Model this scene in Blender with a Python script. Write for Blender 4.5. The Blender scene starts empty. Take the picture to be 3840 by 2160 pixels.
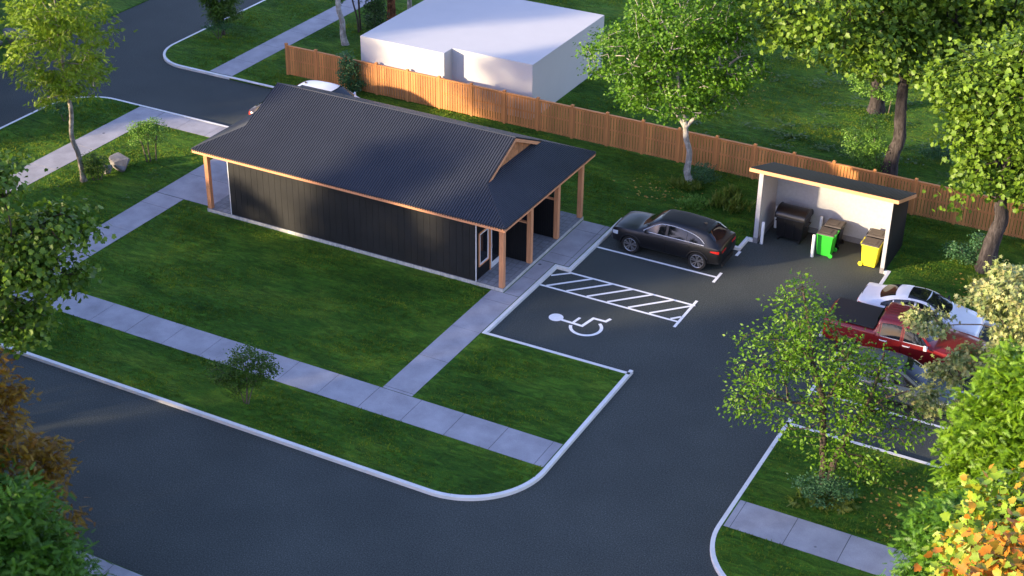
import bpy, bmesh, math, random
import numpy as np
from mathutils import Vector, Matrix

SC = bpy.context.scene
COL = SC.collection
R = math.radians

# ------------------------------------------------------------------ camera, sky, sun, exposure
cam_d = bpy.data.cameras.new('camera')
cam = bpy.data.objects.new('camera', cam_d); COL.objects.link(cam)
CAM = np.array([25.41, -47.484, 30.7])
cam.location = CAM
cam.rotation_euler = (R(60.443), R(-0.647), R(28.080))
cam_d.sensor_width = 36.0; cam_d.lens = 54.309
cam_d.clip_start = 0.5; cam_d.clip_end = 2000
SC.camera = cam

SUN_EL = 11.8
SUN_DIR = np.array([-0.663, -0.748])            # horizontal direction towards the sun
world = bpy.data.worlds.new('World'); SC.world = world; world.use_nodes = True
nt = world.node_tree
bg = nt.nodes['Background']
sky = nt.nodes.new('ShaderNodeTexSky'); sky.sky_type = 'NISHITA'; sky.sun_disc = False
sky.sun_elevation = R(SUN_EL)
sky.sun_rotation = math.atan2(SUN_DIR[0], SUN_DIR[1])
sky.ozone_density = 3.0; sky.dust_density = 0.6; sky.air_density = 1.0
tint = nt.nodes.new('ShaderNodeMix'); tint.data_type = 'RGBA'; tint.blend_type = 'MULTIPLY'; tint.inputs[0].default_value = 1.0
tint.inputs[7].default_value = (1.30, 0.97, 1.04, 1)     # the camera's violet leaning white balance
nt.links.new(sky.outputs[0], tint.inputs[6]); nt.links.new(tint.outputs[2], bg.inputs[0]); bg.inputs[1].default_value = 0.15
sun_d = bpy.data.lights.new('sun', 'SUN'); sun_d.energy = 3.2; sun_d.angle = R(2.2); sun_d.color = (1.0, 0.80, 0.52)
sun = bpy.data.objects.new('sun', sun_d); COL.objects.link(sun)
to_sun = Vector((SUN_DIR[0] * math.cos(R(SUN_EL)), SUN_DIR[1] * math.cos(R(SUN_EL)), math.sin(R(SUN_EL))))
sun.rotation_euler = to_sun.to_track_quat('Z', 'Y').to_euler()
sun.location = (-40, -45, 30)
SC.view_settings.view_transform = 'Standard'; SC.view_settings.look = 'None'
SC.view_settings.exposure = 2.0; SC.view_settings.gamma = 1.0
SC.cycles.max_bounces = 6; SC.cycles.transparent_max_bounces = 8

# ------------------------------------------------------------------ helpers
def tag(o, label=None, cat=None, group=None, kind=None):
    if label: o['label'] = label
    if cat: o['category'] = cat
    if group: o['group'] = group
    if kind: o['kind'] = kind
    return o

def empty(name, loc, rz=0.0):
    o = bpy.data.objects.new(name, None); COL.objects.link(o)
    o.location = loc; o.rotation_euler = (0, 0, rz); o.empty_display_size = 0.3
    return o

def link_mesh(name, me, mats, parent=None, loc=None):
    for m in (mats if isinstance(mats, (list, tuple)) else [mats]): me.materials.append(m)
    o = bpy.data.objects.new(name, me); COL.objects.link(o)
    if parent: o.parent = parent
    if loc is not None: o.location = loc
    return o

class MB:
    """collects simple shapes into one mesh"""
    def __init__(s): s.v = []; s.f = []; s.m = []
    def add(s, verts, faces, mi=0):
        b = len(s.v); s.v += [tuple(map(float, p)) for p in verts]
        s.f += [tuple(i + b for i in f) for f in faces]; s.m += [mi] * len(faces)
    def box(s, x0, x1, y0, y1, z0, z1, mi=0):
        s.add([(x0,y0,z0),(x1,y0,z0),(x1,y1,z0),(x0,y1,z0),(x0,y0,z1),(x1,y0,z1),(x1,y1,z1),(x0,y1,z1)],
              [(0,3,2,1),(4,5,6,7),(0,1,5,4),(1,2,6,5),(2,3,7,6),(3,0,4,7)], mi)
    def hexa(s, bot, top, mi=0):
        s.add(list(bot) + list(top), [(0,3,2,1),(4,5,6,7),(0,1,5,4),(1,2,6,5),(2,3,7,6),(3,0,4,7)], mi)
    def prism(s, poly, z0, z1, mi=0):
        n = len(poly)
        s.add([(x,y,z0) for x,y in poly] + [(x,y,z1) for x,y in poly],
              [tuple(range(n))[::-1], tuple(range(n,2*n))] + [(i,(i+1)%n,n+(i+1)%n,n+i) for i in range(n)], mi)
    def cyl(s, p0, p1, r0, r1=None, n=16, mi=0, cap=True):
        r1 = r0 if r1 is None else r1
        p0 = np.array(p0, float); p1 = np.array(p1, float); d = p1 - p0; d /= np.linalg.norm(d)
        a = np.array([0,0,1.0]) if abs(d[2]) < .9 else np.array([1.0,0,0])
        u = np.cross(d, a); u /= np.linalg.norm(u); w = np.cross(d, u)
        v = []
        for p, r in ((p0,r0),(p1,r1)):
            for k in range(n):
                t = 2*math.pi*k/n; v.append(p + r*(math.cos(t)*u + math.sin(t)*w))
        f = [(k,(k+1)%n,n+(k+1)%n,n+k) for k in range(n)]
        if cap: f += [tuple(range(n))[::-1], tuple(range(n,2*n))]
        s.add(v, f, mi)
    def tube(s, pts, rad, n=6, mi=0, closed=False):
        pts = [np.array(p, float) for p in pts]; m = len(pts)
        rads = rad if isinstance(rad, (list, tuple, np.ndarray)) else [rad]*m
        v = []; up = np.array([0.13,0.21,0.97])
        for i in range(m):
            a = pts[(i-1) % m] if (closed or i > 0) else pts[i]
            b = pts[(i+1) % m] if (closed or i < m-1) else pts[i]
            d = b - a; d = d/(np.linalg.norm(d)+1e-9)
            if abs(d @ up) > .98: up = np.array([0.97,0.13,0.21])
            u = np.cross(d, up); u /= np.linalg.norm(u); w = np.cross(d, u)
            for k in range(n):
                t = 2*math.pi*k/n; v.append(pts[i] + rads[i]*(math.cos(t)*u + math.sin(t)*w))
        f = []
        for i in range(m if closed else m-1):
            j = (i+1) % m
            for k in range(n): f.append((i*n+k, i*n+(k+1)%n, j*n+(k+1)%n, j*n+k))
        if not closed: f += [tuple(range(n))[::-1], tuple((m-1)*n+k for k in range(n))]
        s.add(v, f, mi)
    def lathe(s, prof, axis_o, axis_d, n=24, mi=0):
        """prof: list of (radius, along)"""
        o = np.array(axis_o, float); d = np.array(axis_d, float)
        a = np.array([0,0,1.0]) if abs(d[2]) < .9 else np.array([1.0,0,0])
        u = np.cross(d, a); u /= np.linalg.norm(u); w = np.cross(d, u); v = []
        for r, h in prof:
            for k in range(n):
                t = 2*math.pi*k/n; v.append(o + d*h + r*(math.cos(t)*u + math.sin(t)*w))
        f = [(i*n+k, i*n+(k+1)%n, (i+1)*n+(k+1)%n, (i+1)*n+k) for i in range(len(prof)-1) for k in range(n)]
        s.add(v, f, mi)
    def build(s, name, mats, parent=None, loc=None, smooth=False, bevel=0.0, angle=35):
        me = bpy.data.meshes.new(name); me.from_pydata(s.v, [], s.f)
        me.polygons.foreach_set('material_index', s.m)
        bm = bmesh.new(); bm.from_mesh(me)
        bmesh.ops.recalc_face_normals(bm, faces=bm.faces); bm.to_mesh(me); bm.free()
        if smooth:
            me.polygons.foreach_set('use_smooth', [True]*len(me.polygons))
            me.set_sharp_from_angle(angle=R(angle))
        o = link_mesh(name, me, mats, parent, loc)
        if bevel:
            b = o.modifiers.new('bevel', 'BEVEL'); b.width = bevel; b.segments = 2; b.limit_method = 'ANGLE'
        return o

def copy_tree(o, parent=None):
    c = o.copy(); COL.objects.link(c)
    if parent: c.parent = parent
    for ch in list(o.children): copy_tree(ch, c)
    return c

# ------------------------------------------------------------------ materials
def new_mat(name):
    m = bpy.data.materials.new(name); m.use_nodes = True
    return m, m.node_tree, m.node_tree.nodes['Principled BSDF']

def N(nt, typ, **kw):
    n = nt.nodes.new(typ)
    for k, v in kw.items():
        if k in n.inputs: n.inputs[k].default_value = v
        else: setattr(n, k, v)
    return n

def ramp(nt, stops):
    r = nt.nodes.new('ShaderNodeValToRGB'); e = r.color_ramp.elements
    while len(e) < len(stops): e.new(0.5)
    for i, (p, c) in enumerate(stops): e[i].position = p; e[i].color = (*c, 1)
    return r

def coords(nt, scale=(1,1,1), rot=(0,0,0), kind='Object'):
    t = nt.nodes.new('ShaderNodeTexCoord'); m = nt.nodes.new('ShaderNodeMapping')
    m.inputs['Scale'].default_value = scale; m.inputs['Rotation'].default_value = rot
    nt.links.new(t.outputs[kind], m.inputs[0]); return m.outputs[0]

def plain(name, col, rough=0.6, spec=0.4, metal=0.0, var=0.12, scale=3.0, bump=0.0, bscale=60.0, coat=0.0):
    m, nt, p = new_mat(name)
    p.inputs['Roughness'].default_value = rough; p.inputs['Specular IOR Level'].default_value = spec
    p.inputs['Metallic'].default_value = metal; p.inputs['Coat Weight'].default_value = coat
    co = coords(nt)
    n = N(nt, 'ShaderNodeTexNoise', Scale=scale, Detail=6.0, Roughness=0.6); nt.links.new(co, n.inputs['Vector'])
    r = ramp(nt, [(0.3, [c*(1-var) for c in col]), (0.7, [min(1,c*(1+var)) for c in col])])
    nt.links.new(n.outputs[0], r.inputs[0]); nt.links.new(r.outputs[0], p.inputs['Base Color'])
    if bump:
        n2 = N(nt, 'ShaderNodeTexNoise', Scale=bscale, Detail=3.0); nt.links.new(co, n2.inputs['Vector'])
        b = N(nt, 'ShaderNodeBump', Strength=bump, Distance=0.02); nt.links.new(n2.outputs[0], b.inputs['Height'])
        nt.links.new(b.outputs[0], p.inputs['Normal'])
    return m

def mix_mul(nt, a, b, fac=1.0):
    mx = nt.nodes.new('ShaderNodeMix'); mx.data_type = 'RGBA'; mx.blend_type = 'MULTIPLY'
    mx.inputs[0].default_value = fac
    nt.links.new(a, mx.inputs[6]); nt.links.new(b, mx.inputs[7]); return mx.outputs[2]

def asphalt_mat():
    m, nt, p = new_mat('asphalt'); co = coords(nt)
    n1 = N(nt, 'ShaderNodeTexNoise', Scale=0.22, Detail=5.0, Roughness=0.6); nt.links.new(co, n1.inputs['Vector'])
    r1 = ramp(nt, [(0.3, (0.049,0.056,0.050)), (0.7, (0.070,0.078,0.069))]); nt.links.new(n1.outputs[0], r1.inputs[0])
    n2 = N(nt, 'ShaderNodeTexNoise', Scale=22.0, Detail=4.0, Roughness=0.75); nt.links.new(co, n2.inputs['Vector'])
    r2 = ramp(nt, [(0.28, (0.35,0.35,0.35)), (0.5, (0.95,0.95,0.95)), (0.72, (2.1,2.1,2.1))]); nt.links.new(n2.outputs[0], r2.inputs[0])
    c = mix_mul(nt, r1.outputs[0], r2.outputs[0]); nt.links.new(c, p.inputs['Base Color'])
    p.inputs['Roughness'].default_value = 0.88; p.inputs['Specular IOR Level'].default_value = 0.25
    b = N(nt, 'ShaderNodeBump', Strength=0.35, Distance=0.01); nt.links.new(n2.outputs[0], b.inputs['Height']); nt.links.new(b.outputs[0], p.inputs['Normal'])
    return m

def concrete_mat(name='concrete', base=(0.385,0.37,0.385)):
    m, nt, p = new_mat(name); co = coords(nt)
    n1 = N(nt, 'ShaderNodeTexNoise', Scale=1.1, Detail=8.0, Roughness=0.62); nt.links.new(co, n1.inputs['Vector'])
    r1 = ramp(nt, [(0.25, [c*0.74 for c in base]), (0.75, [c*1.2 for c in base])]); nt.links.new(n1.outputs[0], r1.inputs[0])
    n2 = N(nt, 'ShaderNodeTexNoise', Scale=45.0, Detail=3.0); nt.links.new(co, n2.inputs['Vector'])
    r2 = ramp(nt, [(0.3, (0.82,0.82,0.82)), (0.7, (1.12,1.12,1.12))]); nt.links.new(n2.outputs[0], r2.inputs[0])
    v = N(nt, 'ShaderNodeTexVoronoi', Scale=0.9); v.inputs['Randomness'].default_value = 1.0; nt.links.new(co, v.inputs['Vector'])
    r3 = ramp(nt, [(0.045, (0.30,0.31,0.35)), (0.075, (1,1,1))]); nt.links.new(v.outputs['Distance'], r3.inputs[0])
    c = mix_mul(nt, mix_mul(nt, r1.outputs[0], r2.outputs[0]), r3.outputs[0])
    nt.links.new(c, p.inputs['Base Color']); p.inputs['Roughness'].default_value = 0.85; p.inputs['Specular IOR Level'].default_value = 0.25
    b = N(nt, 'ShaderNodeBump', Strength=0.15, Distance=0.01); nt.links.new(n2.outputs[0], b.inputs['Height']); nt.links.new(b.outputs[0], p.inputs['Normal'])
    return m

def grass_mat(name='grass', weedy=False):
    m, nt, p = new_mat(name)
    ang = R(-26)
    co = coords(nt, rot=(0,0,ang)); cs = coords(nt, scale=(0.42,1.25,1), rot=(0,0,ang))
    n1 = N(nt, 'ShaderNodeTexNoise', Scale=0.55, Detail=6.0, Roughness=0.62, Distortion=0.8); nt.links.new(cs, n1.inputs['Vector'])
    n2 = N(nt, 'ShaderNodeTexNoise', Scale=3.2, Detail=7.0, Roughness=0.68, Distortion=1.2); nt.links.new(cs, n2.inputs['Vector'])
    n3 = N(nt, 'ShaderNodeTexNoise', Scale=34.0, Detail=3.0, Roughness=0.6); nt.links.new(co, n3.inputs['Vector'])
    r1 = ramp(nt, [(0.28, (0.032,0.095,0.010)), (0.5, (0.060,0.155,0.015)), (0.72, (0.115,0.205,0.022))]); nt.links.new(n1.outputs[0], r1.inputs[0])
    r2 = ramp(nt, [(0.3, (0.45,0.50,0.48)), (0.5, (1.1,1.08,1.0)), (0.72, (2.1,1.95,1.6))]); nt.links.new(n2.outputs[0], r2.inputs[0])
    r3 = ramp(nt, [(0.3, (0.7,0.7,0.7)), (0.7, (1.3,1.3,1.3))]); nt.links.new(n3.outputs[0], r3.inputs[0])
    c = mix_mul(nt, mix_mul(nt, r1.outputs[0], r2.outputs[0]), r3.outputs[0])
    n4 = N(nt, 'ShaderNodeTexNoise', Scale=0.16, Detail=3.0); nt.links.new(co, n4.inputs['Vector'])
    r4 = ramp(nt, [(0.35, (0.8,0.85,0.85)), (0.65, (1.25,1.15,1.1))]); nt.links.new(n4.outputs[0], r4.inputs[0])
    c = mix_mul(nt, c, r4.outputs[0])
    nt.links.new(c, p.inputs['Base Color']); p.inputs['Roughness'].default_value = 0.9; p.inputs['Specular IOR Level'].default_value = 0.15
    ad = N(nt, 'ShaderNodeMath', operation='MULTIPLY_ADD'); ad.inputs[1].default_value = 0.35
    nt.links.new(n3.outputs[0], ad.inputs[0]); nt.links.new(n2.outputs[0], ad.inputs[2])
    b = N(nt, 'ShaderNodeBump', Strength=1.0, Distance=0.22); nt.links.new(ad.outputs[0], b.inputs['Height']); nt.links.new(b.outputs[0], p.inputs['Normal'])
    return m

def wood_mat(name, base, axis='z', rough=0.6, contrast=0.3):
    m, nt, p = new_mat(name)
    sc = {'z': (9,9,0.5), 'x': (0.5,9,9), 'y': (9,0.5,9)}[axis]
    co = coords(nt, scale=sc)
    n1 = N(nt, 'ShaderNodeTexNoise', Scale=1.8, Detail=7.0, Roughness=0.65, Distortion=0.6); nt.links.new(co, n1.inputs['Vector'])
    r1 = ramp(nt, [(0.25, [c*(1-contrast) for c in base]), (0.5, base), (0.75, [c*(1+contrast) for c in base])]); nt.links.new(n1.outputs[0], r1.inputs[0])
    g = nt.nodes.new('ShaderNodeNewGeometry')
    r2 = ramp(nt, [(0.0, (0.78,0.78,0.80)), (1.0, (1.2,1.18,1.15))]); nt.links.new(g.outputs['Random Per Island'], r2.inputs[0])
    c = mix_mul(nt, r1.outputs[0], r2.outputs[0]); nt.links.new(c, p.inputs['Base Color'])
    p.inputs['Roughness'].default_value = rough; p.inputs['Specular IOR Level'].default_value = 0.3
    b = N(nt, 'ShaderNodeBump', Strength=0.2, Distance=0.01); nt.links.new(n1.outputs[0], b.inputs['Height']); nt.links.new(b.outputs[0], p.inputs['Normal'])
    return m

def bark_mat(name, dark, light, scale=1.0, patch=0.0):
    m, nt, p = new_mat(name); co = coords(nt, scale=(6*scale,6*scale,1.3*scale))
    n1 = N(nt, 'ShaderNodeTexNoise', Scale=1.6, Detail=8.0, Roughness=0.7, Distortion=0.8); nt.links.new(co, n1.inputs['Vector'])
    r1 = ramp(nt, [(0.35, dark), (0.65, light)]); nt.links.new(n1.outputs[0], r1.inputs[0])
    c = r1.outputs[0]
    if patch:
        n3 = N(nt, 'ShaderNodeTexNoise', Scale=3.5, Detail=3.0); nt.links.new(coords(nt), n3.inputs['Vector'])
        r3 = ramp(nt, [(0.42, (1,1,1)), (0.55, (1-patch,)*3)]); nt.links.new(n3.outputs[0], r3.inputs[0])
        c = mix_mul(nt, c, r3.outputs[0])
    nt.links.new(c, p.inputs['Base Color']); p.inputs['Roughness'].default_value = 0.9; p.inputs['Specular IOR Level'].default_value = 0.2
    b = N(nt, 'ShaderNodeBump', Strength=0.9, Distance=0.05); nt.links.new(n1.outputs[0], b.inputs['Height']); nt.links.new(b.outputs[0], p.inputs['Normal'])
    return m

def leaf_mat(name, cols, trans=0.35, rough=0.5):
    """cols: list of leaf colours spread at random over the leaves"""
    m, nt, p = new_mat(name)
    g = nt.nodes.new('ShaderNodeNewGeometry')
    k = len(cols); r = ramp(nt, [((i+0.5)/k, c) for i, c in enumerate(cols)]); nt.links.new(g.outputs['Random Per Island'], r.inputs[0])
    nt.links.new(r.outputs[0], p.inputs['Base Color']); p.inputs['Roughness'].default_value = rough; p.inputs['Specular IOR Level'].default_value = 0.35
    t = nt.nodes.new('ShaderNodeBsdfTranslucent'); nt.links.new(r.outputs[0], t.inputs[0])
    mx = nt.nodes.new('ShaderNodeMixShader'); mx.inputs[0].default_value = trans
    nt.links.new(p.outputs[0], mx.inputs[1]); nt.links.new(t.outputs[0], mx.inputs[2])
    nt.links.new(mx.outputs[0], nt.nodes['Material Output'].inputs[0])
    return m

def tile_mat(name, base, sx, sy, mortar=0.55, kind='Object', rot=(0,0,0), ms=0.02):
    m, nt, p = new_mat(name); co = coords(nt, rot=rot)
    br = N(nt, 'ShaderNodeTexBrick', Scale=1.0); br.offset = 0.0
    br.inputs['Color1'].default_value = (*[c*0.93 for c in base],1); br.inputs['Color2'].default_value = (*[c*1.07 for c in base],1)
    br.inputs['Mortar'].default_value = (*[c*mortar for c in base],1); br.inputs['Mortar Size'].default_value = ms
    br.inputs['Brick Width'].default_value = sx; br.inputs['Row Height'].default_value = sy
    nt.links.new(co, br.inputs['Vector'])
    n2 = N(nt, 'ShaderNodeTexNoise', Scale=6.0, Detail=6.0); nt.links.new(co, n2.inputs['Vector'])
    r2 = ramp(nt, [(0.3, (0.8,0.8,0.8)), (0.7, (1.15,1.15,1.15))]); nt.links.new(n2.outputs[0], r2.inputs[0])
    nt.links.new(mix_mul(nt, br.outputs[0], r2.outputs[0]), p.inputs['Base Color'])
    p.inputs['Roughness'].default_value = 0.75
    return m

def paint(name, col, rough=0.32, coat=1.0, metal=0.0):
    m = plain(name, col, rough=rough, spec=0.5, var=0.03, coat=coat, metal=metal)
    m.node_tree.nodes['Principled BSDF'].inputs['Coat Roughness'].default_value = 0.08
    return m

def emis_free_glass(name, col=(0.012,0.014,0.018), rough=0.04):
    return plain(name, col, rough=rough, spec=0.5, var=0.02)

M = {}
M['asphalt'] = asphalt_mat()
M['concrete'] = concrete_mat()
M['joint'] = plain('joint_dirt', (0.05,0.05,0.05), rough=0.95)
M['kerb'] = plain('kerb_concrete', (0.78,0.75,0.70), rough=0.75, var=0.08, scale=2.0, bump=0.1)
M['grass'] = grass_mat()
M['line'] = plain('road_paint', (0.88,0.87,0.84), rough=0.7, var=0.06, scale=9.0)
M['cladding'] = plain('dark_cladding', (0.027,0.0265,0.027), rough=0.45, spec=0.35, var=0.15, scale=1.5)
M['cladding_black'] = plain('black_boards', (0.009,0.009,0.010), rough=0.6, spec=0.25)
M['seam'] = plain('seam_black', (0.004,0.004,0.004), rough=0.9)
M['roof'] = plain('roof_metal', (0.034,0.038,0.048), rough=0.5, spec=0.35, var=0.10, scale=0.8)
M['cedar_x'] = wood_mat('cedar_along_x', (0.72,0.335,0.165), 'x')
M['cedar_y'] = wood_mat('cedar_along_y', (0.72,0.335,0.165), 'y')
M['cedar_z'] = wood_mat('cedar_upright', (0.72,0.33,0.155), 'z')
M['shingle'] = wood_mat('cedar_shingle', (0.46,0.20,0.085), 'z', contrast=0.4)
M['fence'] = wood_mat('fence_wood', (0.54,0.235,0.080), 'z', contrast=0.28)
M['white'] = plain('white_render', (0.55,0.54,0.53), rough=0.85, spec=0.2, var=0.02, scale=1.0)
M['white_trim'] = plain('white_trim', (0.75,0.75,0.75), rough=0.5, var=0.03)
M['stucco'] = plain('white_stucco', (0.42,0.42,0.42), rough=0.9, spec=0.15, var=0.07, scale=9.0, bump=0.25, bscale=40)
M['plinth_grey'] = plain('grey_plinth', (0.22,0.21,0.21), rough=0.85, var=0.12, scale=6)
M['slab_tile'] = tile_mat('porch_paving', (0.23,0.24,0.25), 0.3, 0.3, mortar=0.72)
M['slab_side'] = tile_mat('plinth_blocks', (0.56,0.54,0.50), 0.42, 0.6, mortar=0.6, rot=(R(90),0,0), ms=0.008)
M['glass'] = emis_free_glass('window_glass')
M['car_glass'] = emis_free_glass('car_glass', (0.008,0.009,0.011), 0.05)
M['rubber'] = plain('tyre_rubber', (0.012,0.012,0.012), rough=0.8)
M['alloy'] = plain('alloy_rim', (0.42,0.42,0.43), rough=0.3, metal=0.8, var=0.05)
M['dark_trim'] = plain('dark_plastic', (0.012,0.012,0.013), rough=0.55)
M['chrome'] = plain('bright_trim', (0.62,0.63,0.65), rough=0.3, metal=0.1, var=0.03)
M['red_light'] = plain('red_lens', (0.45,0.015,0.010), rough=0.2, spec=0.6)
M['clear_light'] = plain('clear_lens', (0.62,0.66,0.70), rough=0.15, spec=0.7)
M['stone'] = plain('boulder_stone', (0.21,0.20,0.20), rough=0.9, var=0.35, scale=3.0, bump=0.6, bscale=12)
M['bin_black'] = plain('black_bin_plastic', (0.008,0.008,0.009), rough=0.32, spec=0.5)
M['bin_brown'] = plain('dark_lid_plastic', (0.075,0.062,0.055), rough=0.5)
M['bin_green'] = plain('green_bin_plastic', (0.03,0.42,0.03), rough=0.45)
M['bin_yellow'] = plain('yellow_bin_plastic', (0.72,0.62,0.03), rough=0.45)
M['bollard'] = plain('bollard_paint', (0.78,0.78,0.77), rough=0.5, var=0.04)

# ------------------------------------------------------------------ ground
LZ = 0.12
def arc(cx, cy, r, a0, a1, n=14):
    return [(cx + r*math.cos(R(a0+(a1-a0)*i/n)), cy + r*math.sin(R(a0+(a1-a0)*i/n))) for i in range(n+1)]

mb = MB(); mb.add([(-300,-300,-0.06),(300,-300,-0.06),(300,300,-0.06),(-300,300,-0.06)], [(0,1,2,3)])
tag(mb.build('ground', M['grass']), kind='structure')
mb = MB(); mb.add([(-110,-110,0),(110,-110,0),(110,110,0),(-110,110,0)], [(0,1,2,3)])
road = tag(mb.build('road', M['asphalt']), kind='structure')

front_edge = arc(-26.0,-10.05,2.85,180,270) + arc(4.25,-10.05,2.85,270,360,20) + [(7.1,-3.0)]
entry = [(7.1,-3.25),(1.08,-3.25)]
lot_left = [(1.08,-3.25),(1.08,2.77),(1.70,2.77),(1.70,7.95),(7.12,7.95),(7.12,8.97),(7.32,8.97)]
shel = [(7.32,8.97),(7.32,11.5),(13.03,11.5),(13.03,8.97)]
lot_right = [(13.03,8.97),(13.17,8.97),(13.17,6.87),(18.70,6.87),(18.70,-3.43),(13.17,-3.43)]
se_edge = [(13.17,-3.1),(13.17,-3.43)] + arc(16.1,-10.0,2.93,180,270,20) + [(80,-12.93)]
outer = [(100,-12.93),(100,105),(-28.9,105)]
north_kerb = [(-28.9,60)] + arc(-26.4,15.3,2.5,180,270,18) + [(-23.2,12.8)]
north_rest = [(-23.2,12.8),(-13.0,12.8)]
south_kerb = [(-13.0,7.62)] + arc(-26.4,5.17,2.45,90,180,18)
left_edge = [(-28.85,5.1),(-28.85,-10.05)]
loop = (front_edge[:-1] + entry + lot_left[1:] + shel[1:] + lot_right[1:-1] + se_edge[1:-1] + outer
        + north_kerb[1:] + north_rest[1:] + south_kerb)
mb = MB(); mb.prism(loop, -0.03, LZ)
tag(mb.build('lawn', M['grass']), kind='structure')
mb = MB(); mb.prism([(-105,-105),(-35.0,-105),(-35.0,105),(-105,105)], -0.03, 0.05)
tag(mb.build('lawn_across_side_street', M['grass']), kind='structure')
mb = MB(); mb.prism([(-28.9,-105),(105,-105),(105,-20.63),(-28.9,-20.63)], -0.03, LZ)
tag(mb.build('lawn_across_road', M['grass']), kind='structure')

def offset_pts(pts, d):
    P = [np.array(p, float) for p in pts]; out = []
    for i in range(len(P)):
        ns = []
        if i > 0: t = P[i]-P[i-1]; L = np.linalg.norm(t); ns.append(np.array([-t[1],t[0]])/L if L > 1e-6 else None)
        if i < len(P)-1: t = P[i+1]-P[i]; L = np.linalg.norm(t); ns.append(np.array([-t[1],t[0]])/L if L > 1e-6 else None)
        ns = [n for n in ns if n is not None]; n = sum(ns); n = n/np.linalg.norm(n)
        out.append(P[i] + n*d/max(0.4, n @ ns[0]))
    return out

def kerb(pts, z0=-0.02, z1=LZ+0.012, w=0.125, out=0.02):
    """strip that stands on the lawn's edge: 'out' beyond it, w wide inward"""
    a = offset_pts(pts, -out); b = offset_pts(pts, w); n = len(pts)
    mb = MB(); v = []
    for i in range(n):
        v += [(*a[i],z0),(*a[i],z1-0.012),(*(a[i]*0.93+b[i]*0.07),z1),(*b[i],z1),(*b[i],z0)]
    f = []
    for i in range(n-1):
        for k in range(5): f.append((i*5+k, i*5+(k+1)%5, (i+1)*5+(k+1)%5, (i+1)*5+k))
    f += [(0,1,2,3,4), tuple((n-1)*5+k for k in range(5))[::-1]]
    mb.add(v, f); return tag(mb.build('kerb', M['kerb']), kind='structure')

kerb(front_edge[::1])
kerb([(7.1,-3.2),(1.08,-3.25),(1.08,2.77),(1.70,2.77),(1.70,7.95),(7.12,7.95),(7.12,8.97),(7.32,8.97)])
kerb([(13.03,8.97),(13.17,8.97),(13.17,6.87),(18.70,6.87),(18.70,-3.43),(13.17,-3.43)])
kerb(se_edge)
kerb(north_kerb)
kerb(north_rest, z0=LZ-0.03, z1=LZ+0.02)
kerb(south_kerb + left_edge[1:])

# sidewalks: separate slabs over a thin bed of joint dirt
mb = MB(); sl = MB()
def slabs(x0, x1, y0, y1, axis, first, pitch=1.75, z=LZ, skip=()):
    mb.box(x0, x1, y0, y1, z-0.05, z+0.004, 1)
    a0, a1 = (x0, x1) if axis == 'x' else (y0, y1)
    cuts = [a0]; c = first
    while c > a0 + .02: c -= pitch
    while c <= a0 + .02: c += pitch
    while c < a1 - .02: cuts.append(c); c += pitch
    cuts.append(a1)
    for i, (a, b) in enumerate(zip(cuts[:-1], cuts[1:])):
        zz = z + 0.010 + 0.002*((i*7) % 3)
        e = 0.009
        if axis == 'x': mb.box(a+e, b-e, y0, y1, z-0.04, zz, 0)
        else: mb.box(x0, x1, a+e, b-e, z-0.04, zz, 0)
slabs(-16.13, 6.94, -9.93, -8.44, 'x', -14.41)
slabs(-17.66, -16.15, -9.93, 0.16, 'y', -0.92, 2.45)
slabs(-17.66, -14.52, 0.18, 6.10, 'y', 2.4, 2.2)
slabs(-23.13, -14.52, 6.12, 7.46, 'x', -21.4, 1.75)
slabs(-24.68, -23.15, -9.8, 7.46, 'y', 4.9, 2.6)
slabs(-0.32, 0.915, -8.42, -0.27, 'y', -1.01, 2.42)
slabs(0.24, 0.915, -0.25, 2.92, 'y', 1.3, 2.42)
slabs(0.24, 1.30, 2.94, 7.02, 'y', 3.72, 2.42)
slabs(1.32, 1.53, 2.94, 7.02, 'y', 3.72, 2.42)
slabs(13.34, 70, -9.93, -8.42, 'x', 13.55)
slabs(-24.63, -23.17, 12.98, 75, 'y', 15.1, 2.5)
slabs(-28.0, 60, -22.2, -20.66, 'x', -2.2)
tag(mb.build('sidewalk', [M['concrete'], M['joint']]), kind='structure')

# painted markings (children of the road)
def ribbon(mb, p, q, w, z=0.006):
    p = np.array(p, float); q = np.array(q, float); d = q-p; d /= np.linalg.norm(d); n = np.array([-d[1],d[0]])*w/2
    mb.add([(*(p-n),z),(*(q-n),z),(*(q+n),z),(*(p+n),z)], [(0,1,2,3)])
def mark(name, segs, w=0.12):
    mb = MB()
    for i, (p, q) in enumerate(segs): ribbon(mb, p, q, w, 0.006 + 0.0022*i)
    return mb.build(name, M['line'], parent=road)
mark('bay_line', [((1.73,5.31),(7.1,5.31)), ((7.16,4.84),(7.16,5.76))])
mark('bay_line', [((7.16,7.45),(7.16,7.90))], 0.13)
mark('bay_line', [((13.25,-0.93),(18.66,-0.93)), ((13.24,-1.35),(13.24,-0.5))])
mark('bay_line', [((13.25,1.67),(18.66,1.67)), ((13.24,1.2),(13.24,2.1))])
mark('bay_line', [((13.25,4.27),(18.66,4.27)), ((13.24,3.8),(13.24,4.7))])
diag = [((1.14,2.13),(1.80,2.74))] + [((1.36+0.905*i,1.28),(2.78+0.89*i,2.72)) for i in range(6)] + [((6.79,1.28),(7.1,1.62))]
mark('access_hatching', [((1.74,2.73),(7.1,2.73)), ((1.11,1.24),(7.1,1.24)), ((7.15,0.79),(7.15,3.12))] + diag, 0.115)

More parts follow.
